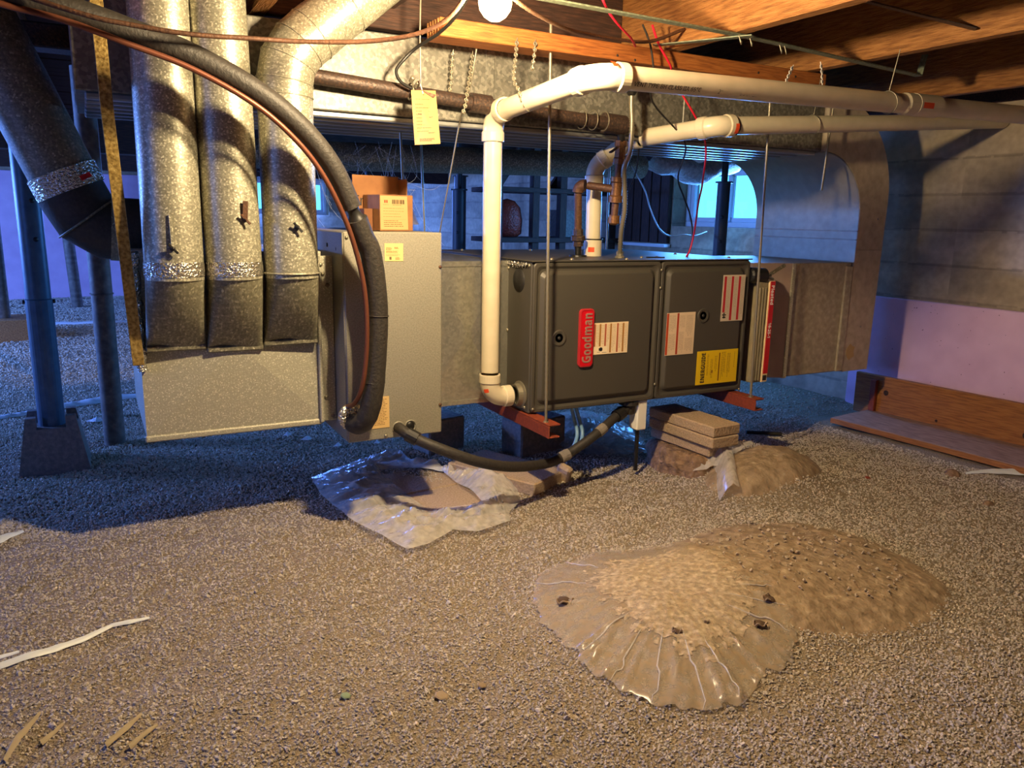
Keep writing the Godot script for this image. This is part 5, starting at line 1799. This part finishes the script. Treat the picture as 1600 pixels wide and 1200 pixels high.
func posts() -> void:
	var t := post("adjustable_post", "blue-lit adjustable steel post standing in a concrete pier at the left", -0.158, -2.955, -0.70, 0.47, 0.037, M.bluepost)
	for q in [[-0.1, 0.0], [0.02, 0.0], [0.14, 0.0], [-0.30, 1.0]]:
		var st := S()
		var pn := V(-0.158 + 0.012, q[0], -2.955 + 0.035)
		if q[1] > 0:
			cyl(st, V(-0.205, q[0], -2.955), V(-0.111, q[0], -2.955), 0.007, 10, 0.002)
			obj("pin", st, M.black, t)
		else:
			lathe(st, pn, Vector3(0.3, 0, 1), [[-0.002, 0.008], [0.0015, 0.0075], [0.0015, 0]], 12)
			obj("pin_hole", st, M.black, t)
	var st := S()
	lathe(st, V(-0.158, -0.29, -2.955), Vector3.DOWN, [[0, 0.037], [0.003, 0.040], [0.43, 0.040], [0.43, 0]], 28, false)
	obj("outer_tube", st, M.bluepost, t)
	st = S()
	lathe(st, V(-0.158, -0.715, -2.955), Vector3.DOWN, [[0, 0.03], [0.035, 0.03], [0.035, 0]], 20, false)
	obj("foot", st, M.black, t)
	# its pier block: a truncated pyramid with a notch for the post
	var p := thing("concrete_pier", "tapered concrete pier block under the blue-lit steel post", "pier block", V(-0.158, -0.86, -2.965))
	st = S()
	var lo := []
	var hi := []
	for k in [[-1, 1], [1, 1], [1, -1], [-1, -1]]:
		lo.append(V(-0.158 + k[0] * 0.108, -0.885, -2.965 + k[1] * 0.108))
		hi.append(V(-0.158 + k[0] * 0.072, -0.675, -2.965 + k[1] * 0.072))
	quad(st, hi[0], hi[1], hi[2], hi[3])
	quad(st, lo[3], lo[2], lo[1], lo[0])
	for k in 4: quad(st, lo[k], lo[(k + 1) % 4], hi[(k + 1) % 4], hi[k])
	var inst := MeshInstance3D.new()
	st.generate_normals()
	var csg := CSGCombiner3D.new()
	csg.name = "block"
	var cm := CSGMesh3D.new()
	cm.name = "taper"
	cm.mesh = st.commit()
	cm.material = M.block
	csg.add_child(cm)
	for s in [[0.085, 0.30], [0.30, 0.085]]:
		var cb := CSGBox3D.new()
		cb.name = "notch"
		cb.size = Vector3(s[0], 0.075, s[1])
		cb.position = V(-0.158, -0.675, -2.965)
		cb.operation = CSGShape3D.OPERATION_SUBTRACTION
		cb.material = M.block
		csg.add_child(cb, true)
	csg.position = -p.position
	p.add_child(csg)
	inst.free()
	t = post("steel_post", "brown weathered post standing on the gravel left of the plenum", 0.027, -3.17, -0.88, 0.47, 0.036, M.oldpost, Vector2(0.0, 0.0))
	st = S()
	ring(st, V(0.027, -0.30, -3.17), Vector3.UP, 0.037, 0.003, 28, 6)
	obj("joint", st, M.oldpost, t)
	post("steel_post", "distant slim dark post in front of the lavender foam boards", -0.13, -7.9, -0.88, 0.47, 0.045, M.oldpost, Vector2(-0.05, 0))
	t = post("steel_post", "post on a wooden footing box at the left frame edge", -0.545, -6.1, -0.72, 0.47, 0.05, M.oldpost)
	st = S()
	lathe(st, V(-0.545, -0.68, -6.1), Vector3.DOWN, [[0, 0.03], [0.1, 0.03]], 12, false)
	obj("foot", st, M.black, t)
	p = thing("footing_box", "wooden footing box under the post at the left frame edge", "footing", V(-0.545, -0.86, -6.1))
	st = S()
	box(st, V(-0.76, -0.9, -6.28), V(-0.35, -0.72, -5.92), 0.006)
	obj("box", st, M.joist, p)
	for q in [["dark telescopic post between the coil case and the vent, far behind", 2.04, -4.5, 0.16, 0.040], ["dark telescopic post in front of the small bright window", 2.80, -3.0, 0.19, 0.032], ["slim dark post behind the tall cream vent pipe", 2.55, -5.6, 0.30, 0.045], ["dark post far behind, above the cardboard box", 1.62, -5.0, 0.10, 0.04]]:
		t = post("telescopic_post", q[0], q[1], q[2], -0.9, q[3], q[4], M.darkpost)
		st = S()
		lathe(st, V(q[1], q[3] - 0.006, q[2]), Vector3.UP, [[0, q[4]], [0, q[4] * 1.35], [0.008, q[4] * 1.35], [0.008, 0.0]], 20, false)
		obj("collar", st, M.darkpost, t)
		st = S()
		cyl(st, V(q[1], q[3], q[2]), V(q[1], 0.462, q[2]), 0.016, 14)
		obj("screw", st, M.darkpost, t)
		for y in [0.02, -0.1]:
			st = S()
			lathe(st, V(q[1] - 0.6 * q[4], y, q[2] + 0.8 * q[4]), Vector3(-0.6, 0, 0.8), [[-0.002, 0.009], [0.002, 0.008], [0.002, 0]], 10)
			obj("pin_hole", st, M.black, t)
	post("conduit_post", "thin bluish pipe behind the slanting duct", 0.045, -3.6, -0.9, 0.47, 0.018, M.cyan)

func floor_things() -> void:
	# stack of concrete pavers
	var names2 := ["topmost concrete paver of the stack in front of the furnace", "second concrete paver of the stack, under the topmost one", "lowest thin paver of the stack, resting on the rock"]
	for k in 3:
		var t := thing("concrete_paver", names2[k], "paver", V(1.808, -0.697 - 0.0375 * k, -2.0), "stacked pavers")
		var st := S()
		var c := V(1.808 + [0.0, -0.003, -0.004][k], -0.679 - 0.0375 * k, -2.005 + [0, 0.004, -0.01][k])
		cbox(st, c, Vector3([0.125, 0.123, 0.098][k], 0.0362, [0.32, 0.32, 0.29][k]), 0.004, Vector3(0, [0.05, 0.04, 0.06][k], 0))
		obj("slab", st, M.paver, t)
	# rock under the stack
	var r := thing("boulder", "rough brown boulder under the stacked pavers", "rock", V(1.80, -0.88, -2.02))
	var st := SurfaceTool.new()
	st.begin(Mesh.PRIMITIVE_TRIANGLES)
	var n := 28
	for j in n + 1:
		for i in 2 * n:
			var th := PI * j / n
			var ph := TAU * i / (2 * n)
			var d := Vector3(sin(th) * cos(ph), cos(th), sin(th) * sin(ph))
			var k := 1.0 + 0.22 * fn2.get_noise_3d(d.x * 26, d.y * 26, d.z * 26) + 0.08 * fn2.get_noise_3d(d.x * 90, d.y * 90, d.z * 90)
			var p := Vector3(d.x * 0.105, d.y * 0.13, d.z * 0.17) * k
			p.y = minf(p.y, 0.078)
			st.add_vertex(V(1.80, -0.853, -2.02) + p)
	for j in n:
		for i in 2 * n:
			var a := j * 2 * n + i
			var b := j * 2 * n + (i + 1) % (2 * n)
			for k in [a, a + 2 * n, b, b, a + 2 * n, b + 2 * n]: st.add_index(k)
	obj("stone", st, M.rock, r)
	# plastic around the stack
	sheet("plastic_scrap", "wrinkled clear plastic scrap in front of the boulder under the pavers", [Vector2(1.72, -1.89), Vector2(1.78, -1.83), Vector2(1.88, -1.84), Vector2(1.96, -1.86), Vector2(1.98, -1.95), Vector2(1.90, -1.97), Vector2(1.83, -1.93), Vector2(1.76, -1.93)], 0.055, 0.045, M.film)
	sheet("plastic_scrap", "blue-lit clear plastic folds under the black hose beneath the furnace", [Vector2(1.48, -2.30), Vector2(1.62, -2.22), Vector2(1.76, -2.16), Vector2(1.86, -2.36), Vector2(1.96, -2.62), Vector2(1.90, -2.84), Vector2(1.70, -2.80), Vector2(1.56, -2.58)], 0.02, 0.07, M.film)
	# slabs at the plastic sheet
	var t := thing("paving_slab", "pale paving slab lying under the loop of black drain hose", "paver", V(1.18, -0.85, -2.2))
	st = S()
	cbox(st, V(1.188, -0.845, -2.215), Vector3(0.20, 0.042, 0.36), 0.004, Vector3(0.0, 0.46, 0.0))
	obj("slab", st, M.paver, t)
	t = thing("paver_piece", "small upright piece of paver at the right end of the pale slab", "paver", V(1.345, -0.86, -2.12))
	st = S()
	cbox(st, V(1.335, -0.835, -2.085), Vector3(0.03, 0.07, 0.05), 0.008, Vector3(0.3, 0.5, 0.25))
	obj("chunk", st, M.paver, t)
	for k in 2:
		t = thing("paving_slab", ["dusty slab in the hole of the plastic sheet, nearer the coil case", "dusty slab in the hole of the plastic sheet, nearer the viewer"][k], "paver", V(0.9, -0.86, -2.3 + 0.2 * k))
		st = S()
		cbox(st, V([0.895, 0.895][k], -0.866, [-2.285, -2.068][k]), Vector3(0.23, 0.03, 0.208), 0.004, Vector3(0, 0.12, 0))
		obj("slab", st, M.paver, t)
	hole_sheet()
	# pale folded strip on the back edge of the sheet
	sheet("plastic_strip", "pale blue folded plastic strip on the far edge of the holed sheet", [Vector2(0.82, -2.48), Vector2(0.90, -2.50), Vector2(0.98, -2.42), Vector2(1.02, -2.32), Vector2(0.99, -2.30), Vector2(0.93, -2.38), Vector2(0.87, -2.42)], 0.012, 0.01, M.vinyl)
	# torn strips of plastic showing through the gravel
	strip("plastic_strip", "long white plastic edge showing through the gravel at the lower left", [Vector2(-0.30, -1.62), Vector2(-0.214, -1.622), Vector2(-0.153, -1.640), Vector2(-0.076, -1.672), Vector2(-0.023, -1.702), Vector2(0.01, -1.704), Vector2(0.05, -1.708)], [0.017, 0.017, 0.015, 0.012, 0.006, 0.008, 0.001])
	strip("plastic_strip", "pale buried plastic fold in the lower left corner, nearest the frame edge", [Vector2(-0.185, -1.312), Vector2(-0.17, -1.37), Vector2(-0.14, -1.43)], [0.008, 0.012, 0.003])
	strip("plastic_strip", "short buried plastic fold right of the one in the lower left corner", [Vector2(-0.137, -1.34), Vector2(-0.105, -1.378)], [0.009, 0.003])
	strip("plastic_strip", "pale buried plastic fold at the bottom frame edge, left of two", [Vector2(-0.044, -1.283), Vector2(-0.015, -1.313), Vector2(0.014, -1.346)], [0.009, 0.011, 0.002])
	strip("plastic_strip", "pale buried plastic fold at the bottom frame edge, right of two", [Vector2(-0.01, -1.26), Vector2(0.036, -1.30)], [0.011, 0.003])
	strip("plastic_strip", "short white plastic tatter above the long one at the left frame edge", [Vector2(-0.26, -1.655), Vector2(-0.217, -1.658), Vector2(-0.186, -1.664)], [0.006, 0.006, 0.002])
	strip("plastic_strip", "pale plastic seam across the gravel behind the blue-lit steel post", [Vector2(-0.5, -3.70), Vector2(-0.38, -3.731), Vector2(-0.249, -3.789), Vector2(-0.105, -3.851), Vector2(0.022, -3.902), Vector2(0.16, -3.906), Vector2(0.3, -3.95)], [0.02, 0.022, 0.03, 0.045, 0.05, 0.03, 0.02])
	strip("plastic_strip", "thin pale plastic seam on the far gravel", [Vector2(-0.7, -6.6), Vector2(-0.4, -6.7), Vector2(0.1, -6.65), Vector2(0.5, -6.7)], [0.03, 0.04, 0.03, 0.02])
	strip("plastic_strip", "plastic tatter at the left frame edge in the shadow's edge", [Vector2(-0.33, -2.27), Vector2(-0.27, -2.30), Vector2(-0.22, -2.36)], [0.03, 0.025, 0.004])
	strip("plastic_strip", "white plastic edge at the right, in front of the wooden shelf", [Vector2(2.60, -1.50), Vector2(2.68, -1.47), Vector2(2.75, -1.43), Vector2(2.80, -1.36)], [0.004, 0.02, 0.03, 0.03])
	for q in [[0.678, -2.90, 0.022], [-0.034, -3.52, 0.035], [0.62, -2.97, 0.015], [0.905, -2.74, 0.012], [0.76, -2.76, 0.016], [0.82, -2.78, 0.012]]:
		sheet("paper_scrap", ["small white scrap on the blue-shadowed gravel under the plenum's right end", "torn white scrap behind the pier block", "thin pale scrap left of the white one under the plenum", "pale scrap right of the coil case's foot", "white curl under the coil case's left corner", "second white curl under the coil case"][[0.678, -0.034, 0.62, 0.905, 0.76, 0.82].find(q[0])], [Vector2(q[0] - q[2], q[1]), Vector2(q[0], q[1] + q[2] * 0.8), Vector2(q[0] + q[2], q[1] + q[2] * 0.2), Vector2(q[0] + q[2] * 0.8, q[1] - q[2] * 0.6), Vector2(q[0] - q[2] * 0.3, q[1] - q[2] * 0.5)], 0.012, 0.01, M.vinyl)
	# leaf, chips
	for q in [[0.499, -1.166, "pale dry leaf on the gravel in the middle foreground", C(150, 130, 104), 0.014], [0.58, -1.163, "second thin chip beside the dry leaf", C(140, 118, 90), 0.009], [0.344, -1.244, "small pale green chip left of the dry leaf", C(128, 146, 116), 0.010], [0.50, -0.93, "small wood splinter near the bottom frame edge", C(196, 150, 84), 0.012]]:
		t = thing("ground_chip", q[2], "chip", G(q[0], q[1]))
		st = S()
		lathe(st, G(q[0], q[1], 0.004), Vector3(0.15, 1, 0.1), [[0, 0], [0.001, q[4]], [0.0025, q[4] * 0.8], [0.003, 0]], 6, false)
		var o := obj("chip", st, mat(q[3], 0.8), t)
		o.scale = Vector3(1, 1, 1)
	for q in [[2.566, -1.524, "dark lump on the gravel at the right", 0.028], [2.40, -1.30, "smaller dark lump nearer the viewer at the right", 0.018], [2.25, -1.62, "reddish chip on the gravel right of the earth mound", 0.012]]:
		t = thing("ground_lump", q[2], "lump", G(q[0], q[1]))
		st = S()
		lathe(st, G(q[0], q[1], -0.004), Vector3(0.1, 1, 0.2), [[0, q[3]], [q[3] * 0.5, q[3] * 0.9], [q[3] * 0.8, q[3] * 0.5], [q[3] * 0.9, 0]], 7, false)
		obj("lump", st, M.rail if q[3] < 0.015 else M.rock, t)
	t = thing("rubber_scrap", "short black rubber strip lying on the gravel right of the pavers", "strip", G(2.36, -2.16))
	st = S()
	tube(st, [G(2.27, -2.20, 0.014), G(2.33, -2.16, 0.016), G(2.39, -2.13, 0.014)], 0.012, 10, true, 0.6)
	obj("strip", st, M.rubber, t)
	# L-shaped wooden shelf against the wall
	t = thing("wooden_shelf", "long L-shaped wooden shelf lying against the pink foam wall", "shelf", V(2.9, -0.82, -1.6))
	st = S()
	var A := V(2.715, -0.815, -2.14)
	var B := V(2.80, -0.815, -0.95)
	var tw := Basis.from_euler(Vector3(0, 0.06, 0.02))
	box(st, Vector3(0, -0.010, -0.02), Vector3(0.262, 0.012, 1.28), 0.002, Transform3D(tw, A))
	obj("bottom_board", st, M.shelfgrey, t)
	st = S()
	box(st, Vector3(0.262, -0.010, -0.10), Vector3(0.284, 0.168, 1.28), 0.002, Transform3D(tw, A))
	obj("back_board", st, M.shelfwood, t)
	st = S()
	box(st, Vector3(0.242, 0.0125, -0.015), Vector3(0.2615, 0.150, 0.012), 0.002, Transform3D(tw, A))
	obj("end_cleat", st, M.rail, t)
	st = S()
	box(st, Vector3(-0.004, -0.011, -0.02), Vector3(-0.0005, 0.010, 1.28), 0.001, Transform3D(tw, A))
	obj("front_edge", st, M.shelfwood, t)
	for q in [[0.05, 0.10, 0.012], [0.62, 0.052, 0.014], [0.28, 0.03, 0.006]]:
		st = S()
		lathe(st, A + tw * Vector3(0.2622, q[1], q[0]), tw * Vector3.LEFT, [[0, q[2]], [0.0008, q[2] * 0.95], [0.0008, 0]], 14)
		obj("knot", st, M.darkwood, t)
	# black drain hose on the slab
	t = thing("drain_hose", "black drain hose looping from the coil case over the slab to the furnace", "hose", V(1.2, -0.75, -1.9))
	st = S()
	tube(st, curve([V(0.722, -0.583, -2.0), V(0.726, -0.586, -1.975), V(0.748, -0.602, -1.945), V(0.813, -0.632, -1.90), V(0.917, -0.676, -1.88), V(1.03, -0.712, -1.90), V(1.16, -0.738, -1.95), V(1.262, -0.738, -1.985), V(1.381, -0.682, -1.985), V(1.47, -0.642, -2.01), V(1.53, -0.618, -2.025), V(1.548, -0.592, -2.03)], 6), 0.0155, 16)
	obj("hose", st, M.rubber, t)
	for q in [[V(0.746, -0.600, -1.947), Vector3(0.5, -0.3, 0.4), 0.020], [V(1.27, -0.735, -1.985), Vector3(1, 0.3, 0), 0.0185], [V(1.41, -0.668, -1.99), Vector3(1, 0.5, -0.2), 0.0175], [V(1.50, -0.63, -2.017), Vector3(1, 0.4, -0.2), 0.022]]:
		st = S()
		var d: Vector3 = q[1].normalized()
		lathe(st, q[0] - d * 0.016, d, [[0, 0.0155], [0, q[2]], [0.032, q[2]], [0.032, 0.0155]], 16, false)
		obj("hose_coupling", st, M.black if q[2] > 0.0186 else M.block, t)
	t = thing("clear_tube", "pale blue plastic tube hanging from the furnace to the black hose's bend", "tube", V(1.25, -0.74, -1.98))
	for k in 2:
		st = S()
		tube(st, curve([V(1.33 + 0.016 * k, -0.592, -2.05), V(1.345 + 0.018 * k, -0.64, -2.05), V(1.345 + 0.02 * k, -0.685, -2.03), V(1.31 + 0.02 * k, -0.72, -2.0), V(1.27, -0.752, -1.985)], 6), 0.0062, 10)
		obj("tube", st, M.tube, t)
	# blocks under the transition duct and furnace
	for q in [[1.10, -2.60, 0.16, "grey block on the gravel under the transition duct"], [1.42, -2.44, 0.22, "dark grey block under the furnace beside the pale blue tube"]]:
		t = thing("concrete_block", q[3], "block", V(q[0], -0.86, q[1]))
		st = S()
		cbox(st, V(q[0], -0.80, q[1]), Vector3(q[2], 0.14, 0.12), 0.006, Vector3(0, 0.2, 0))
		obj("block", st, M.block, t)
	# cardboard box on the coil case
	t = thing("cardboard_box", "small cardboard box with a shipping label on top of the coil case", "box", V(0.75, -0.046, -2.13))
	st = S()
	var tb := Transform3D(Basis.from_euler(Vector3(0, 0.18, 0)), V(0.757, -0.045, -2.13))
	box(st, Vector3(-0.055, 0, -0.06), Vector3(0.050, 0.098, 0.035), 0.001, tb)
	obj("carton", st, M.card, t)
	st = S()
	box(st, Vector3(-0.085, 0.045, -0.068), Vector3(0.062, 0.152, -0.064), 0.0008, tb)
	obj("raised_flap", st, M.card, t)
	st = S()
	box(st, Vector3(0.062, 0.05, -0.0665), Vector3(0.066, 0.144, -0.02), 0.0008, tb)
	obj("side_flap", st, M.card, t)
	st = S()
	box(st, Vector3(-0.084, 0.0, -0.066), Vector3(-0.058, 0.06, 0.0), 0.001, tb)
	obj("inner_flap", st, M.cardin, t)
	st = S()
	quad(st, tb * Vector3(0.051, 0.075, 0.02), tb * Vector3(0.092, 0.018, 0.0), tb * Vector3(0.085, 0.016, -0.05), tb * Vector3(0.051, 0.085, -0.05))
	quad(st, tb * Vector3(0.051, 0.085, -0.052), tb * Vector3(0.085, 0.016, -0.052), tb * Vector3(0.092, 0.018, -0.002), tb * Vector3(0.051, 0.075, 0.018))
	obj("plastic_liner", st, M.film, t)
	var lm := label_tex(96, 110, C(182, 152, 104), func(im: Image):
		im.fill_rect(Rect2i(14, 14, 5, 9), C(150, 60, 36))
		im.fill_rect(Rect2i(21, 14, 5, 9), C(150, 60, 36))
		lines(im, 10, 28, 20, 2, C(160, 120, 80), false, 2)
		var x := 42
		var rr := RandomNumberGenerator.new()
		rr.seed = 5
		while x < 84:
			var w := rr.randi_range(1, 3)
			im.fill_rect(Rect2i(x, 12, w, 14), C(60, 46, 32))
			x += w + rr.randi_range(1, 2)
		lines(im, 44, 29, 40, 3, C(90, 70, 48), false, 3)
		for i in 4: lines(im, 10, 40 + i * 9, 76, 4, C(104, 76, 46), false, 3)
		im.fill_rect(Rect2i(8, 76, 80, 1), C(170, 134, 90))
		lines(im, 12, 80, 70, 20, C(104, 76, 46), false, 6))
	st = S()
	quv(st, tb * Vector3(-0.054, 0.004, 0.0358), tb * Vector3(0.034, 0.004, 0.0358), tb * Vector3(0.031, 0.095, 0.0358), tb * Vector3(-0.054, 0.095, 0.0358))
	obj("shipping_label", st, lm, t)
	var ft := Transform3D(tb.basis, tb * Vector3(-0.066, 0.082, -0.0635))
	words(t, "lettering", "Fr", 0.028, ft, M.ink, 0.0006)

func ring_at(pts: Array, u: float) -> Vector2:
	# a point on a closed outline at share u of its length
	var n := pts.size()
	var l := 0.0
	for i in n: l += pts[i].distance_to(pts[(i + 1) % n])
	var want := fposmod(u, 1.0) * l
	for i in n:
		var d: float = pts[i].distance_to(pts[(i + 1) % n])
		if want <= d: return pts[i].lerp(pts[(i + 1) % n], want / maxf(d, 1e-6))
		want -= d
	return pts[0]

func sheet(called: String, label: String, outline: Array, lift: float, wave: float, m: Material) -> void:
	# a crumpled sheet lying loosely on the ground
	var c := Vector2.ZERO
	for p in outline: c += p / outline.size()
	var t := thing(called, label, "plastic sheet" if m == M.film else "scrap", G(c.x, c.y))
	var st := S()
	st.set_smooth_group(1)
	var NA := 72
	var NR := 14
	var rows := []
	for j in NR + 1:
		var row := []
		var u := float(j) / NR
		for i in NA:
			var e := ring_at(outline, float(i) / NA)
			var p := c.lerp(e, u)
			var h := lift * (1.0 - u * 0.8) + wave * (0.5 + 0.5 * fn2.get_noise_2d(p.x * 260, p.y * 260)) * (0.25 + 0.75 * (1 - u)) + 0.3 * wave * absf(fn2.get_noise_2d(p.x * 900, p.y * 500))
			row.append(G(p.x, p.y, h + 0.005))
		rows.append(row)
	for j in NR:
		for i in NA:
			var i2 := (i + 1) % NA
			quad(st, rows[j][i], rows[j][i2], rows[j + 1][i2], rows[j + 1][i])
	obj("film", st, m, t)

func strip(called: String, label: String, pts: Array, widths: Array) -> void:
	var t := thing(called, label, "plastic strip", G(pts[1].x, pts[1].y))
	var st := S()
	st.set_smooth_group(1)
	var a := []
	var k := 8
	for i in pts.size() - 1:
		for j in k + (1 if i == pts.size() - 2 else 0):
			var u := float(j) / k
			var p: Vector2 = pts[i].lerp(pts[i + 1], u)
			var d: Vector2 = (pts[i + 1] - pts[i]).normalized().orthogonal()
			var w := lerpf(widths[i], widths[i + 1], u) * (1.0 + 0.3 * fn2.get_noise_2d(p.x * 500, p.y * 500))
			a.append([G(p.x + d.x * w * 0.5, p.y + d.y * w * 0.5, 0.005), G(p.x, p.y, 0.009 + w * 0.35), G(p.x - d.x * w * 0.5, p.y - d.y * w * 0.5, 0.004)])
	for i in a.size() - 1:
		for s in 2: quad(st, a[i][s], a[i + 1][s], a[i + 1][s + 1], a[i][s + 1])
	obj("film", st, M.dusty if "buried" in label else M.vinyl, t)

func hole_sheet() -> void:
	var out := [Vector2(0.578, -2.431), Vector2(0.567, -2.277), Vector2(0.592, -2.057), Vector2(0.635, -1.876), Vector2(0.66, -1.76), Vector2(0.729, -1.78), Vector2(0.827, -1.852), Vector2(0.879, -1.807), Vector2(0.999, -1.832), Vector2(1.026, -1.895), Vector2(1.103, -1.958), Vector2(1.128, -2.04), Vector2(1.115, -2.153), Vector2(1.072, -2.223), Vector2(1.02, -2.26), Vector2(1.009, -2.303), Vector2(0.979, -2.401), Vector2(0.921, -2.455), Vector2(0.851, -2.499), Vector2(0.921, -2.618), Vector2(0.82, -2.55), Vector2(0.782, -2.515), Vector2(0.688, -2.489)]
	var hole := [Vector2(0.80, -2.40), Vector2(0.80, -2.24), Vector2(0.81, -2.10), Vector2(0.822, -2.02), Vector2(0.90, -2.0), Vector2(0.985, -1.985), Vector2(0.985, -2.10), Vector2(0.985, -2.20), Vector2(0.985, -2.30), Vector2(0.93, -2.34), Vector2(0.86, -2.39)]
	var t := thing("plastic_sheet", "crumpled clear plastic sheet with a rectangular hole showing slabs, in front of the coil case", "plastic sheet", G(0.85, -2.1))
	var st := S()
	st.set_smooth_group(1)
	var NA := 220
	var NR := 22
	var rows := []
	var c := Vector2(0.895, -2.18)
	# match both outlines by direction from the hole's middle
	var by := func(poly: Array, a: float) -> Vector2:
		var d := Vector2(cos(a), sin(a))
		var best := c
		var far := -1.0
		for i in poly.size():
			var hit = Geometry2D.segment_intersects_segment(c, c + d * 3.0, poly[i], poly[(i + 1) % poly.size()])
			if hit != null and c.distance_to(hit) > far:
				far = c.distance_to(hit)
				best = hit
		return best
	for j in NR + 1:
		var row := []
		var u := float(j) / NR
		for i in NA:
			var a := TAU * i / NA
			var p: Vector2 = by.call(hole, a).lerp(by.call(out, a), u)
			var w := 0.5 + 0.5 * fn2.get_noise_2d(p.x * 150 + 30, p.y * 240)
			var f := pow(1.0 - absf(fn2.get_noise_2d(p.x * 110, p.y * 330)), 6.0)
			var h := 0.014 + 0.030 * w * sin(PI * clampf(u * 0.95, 0, 1)) + 0.016 * f * sin(PI * clampf(u, 0, 1)) + 0.05 * pow(maxf(0.0, 1.0 - Vector2(p.x - 1.06, p.y + 2.08).length() / 0.14), 1.5)
			row.append(G(p.x, p.y, h))
		rows.append(row)
	for j in NR:
		for i in NA:
			var i2 := (i + 1) % NA
			quad(st, rows[j][i], rows[j][i2], rows[j + 1][i2], rows[j + 1][i])
	obj("film", st, M.film, t)

func far_things() -> void:
	# round blue-lit duct and torn insulation near the window
	var t := thing("crosswise_duct", "round duct running crosswise behind the furnace, below the joists", "duct", V(2.0, 0.25, -3.15))
	var st := S()
	tube(st, [V(0.25, 0.21, -3.15), V(2.40, 0.25, -3.15)], 0.055, 24)
	obj("pipe", st, M.galv, t)
	t = thing("insulation_batt", "sagging white-faced insulation batt beside the top of the bright window", "insulation", V(2.75, 0.25, -3.12))
	st = S()
	st.set_smooth_group(1)
	var rows := []
	for j in 15:
		var row := []
		var u := j / 14.0
		var c := V(lerpf(2.42, 3.10, u), 0.305 - 0.06 * sin(PI * u) - 0.015 * sin(u * 14.0), lerpf(-3.15, -3.25, u))
		for i in 18:
			var a := TAU * i / 18
			var rr := (0.035 + 0.02 * sin(PI * u)) * (1.0 + 0.25 * fn2.get_noise_3d(u * 120, a * 30, 4.0))
			row.append(c + Vector3(0, cos(a) * rr, sin(a) * rr * 1.7))
		rows.append(row)
	for j in 14:
		for i in 18:
			var i2 := (i + 1) % 18
			quad(st, rows[j][i], rows[j][i2], rows[j + 1][i2], rows[j + 1][i])
	obj("batt", st, M.insul, t)
	# timber storage rack in the dark behind the furnace
	t = thing("storage_rack", "dark timber storage rack with shelves far behind the furnace", "shelving", V(2.6, -0.86, -4.3))
	for x in [2.20, 2.46, 2.66, 3.05]:
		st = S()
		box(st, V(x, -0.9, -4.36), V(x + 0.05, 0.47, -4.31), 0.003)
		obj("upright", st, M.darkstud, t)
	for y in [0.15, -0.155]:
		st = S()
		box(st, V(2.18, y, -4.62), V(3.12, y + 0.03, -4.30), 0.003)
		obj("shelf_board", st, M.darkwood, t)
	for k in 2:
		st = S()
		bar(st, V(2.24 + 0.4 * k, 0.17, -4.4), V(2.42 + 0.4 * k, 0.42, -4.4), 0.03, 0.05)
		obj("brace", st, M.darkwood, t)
	t = thing("red_bag", "dark red bundle standing on the storage rack's lower shelf", "bag", V(2.36, -0.12, -4.45))
	st = S()
	lathe(st, V(2.35, -0.122, -4.45), Vector3.UP, [[0, 0], [0, 0.07], [0.02, 0.095], [0.10, 0.10], [0.18, 0.085], [0.22, 0.05], [0.235, 0.0]], 20)
	obj("bag", st, M.redbag, t)
	st = S()
	box(st, V(2.70, -0.123, -4.55), V(2.95, 0.05, -4.35), 0.004)
	tag(obj("storage_carton", st, M.block), "dusty grey carton on the storage rack's lower shelf", "carton")
	# shutter boards on the right wall beyond the window
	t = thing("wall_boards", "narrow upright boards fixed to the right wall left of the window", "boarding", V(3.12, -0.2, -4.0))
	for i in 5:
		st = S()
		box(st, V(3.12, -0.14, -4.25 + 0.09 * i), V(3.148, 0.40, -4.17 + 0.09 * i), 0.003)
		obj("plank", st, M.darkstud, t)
	st = S()
	box(st, V(3.10, -0.165, -4.27), V(3.148, -0.145, -3.80), 0.003)
	obj("ledge", st, M.vinyl, t)
	st = S()
	var wr := RandomNumberGenerator.new()
	wr.seed = 4
	for i in 46:
		var x := wr.randf_range(0.55, 1.05)
		var a := V(x, wr.randf_range(0.10, 0.254), -2.62 - 0.25 * wr.randf())
		var b := a + Vector3(wr.randf_range(-0.10, 0.22), wr.randf_range(-0.26, 0.02), wr.randf_range(-0.05, 0.05))
		var m := (a + b) / 2 + Vector3(wr.randf_range(-0.04, 0.04), -0.03, 0)
		tube(st, curve([a, m, b], 5), 0.00045, 4, false)
	tag(obj("cobwebs", st, M.vinyl), "pale cobweb threads hanging below the trunk duct behind the hose", "cobweb", "", "stuff")
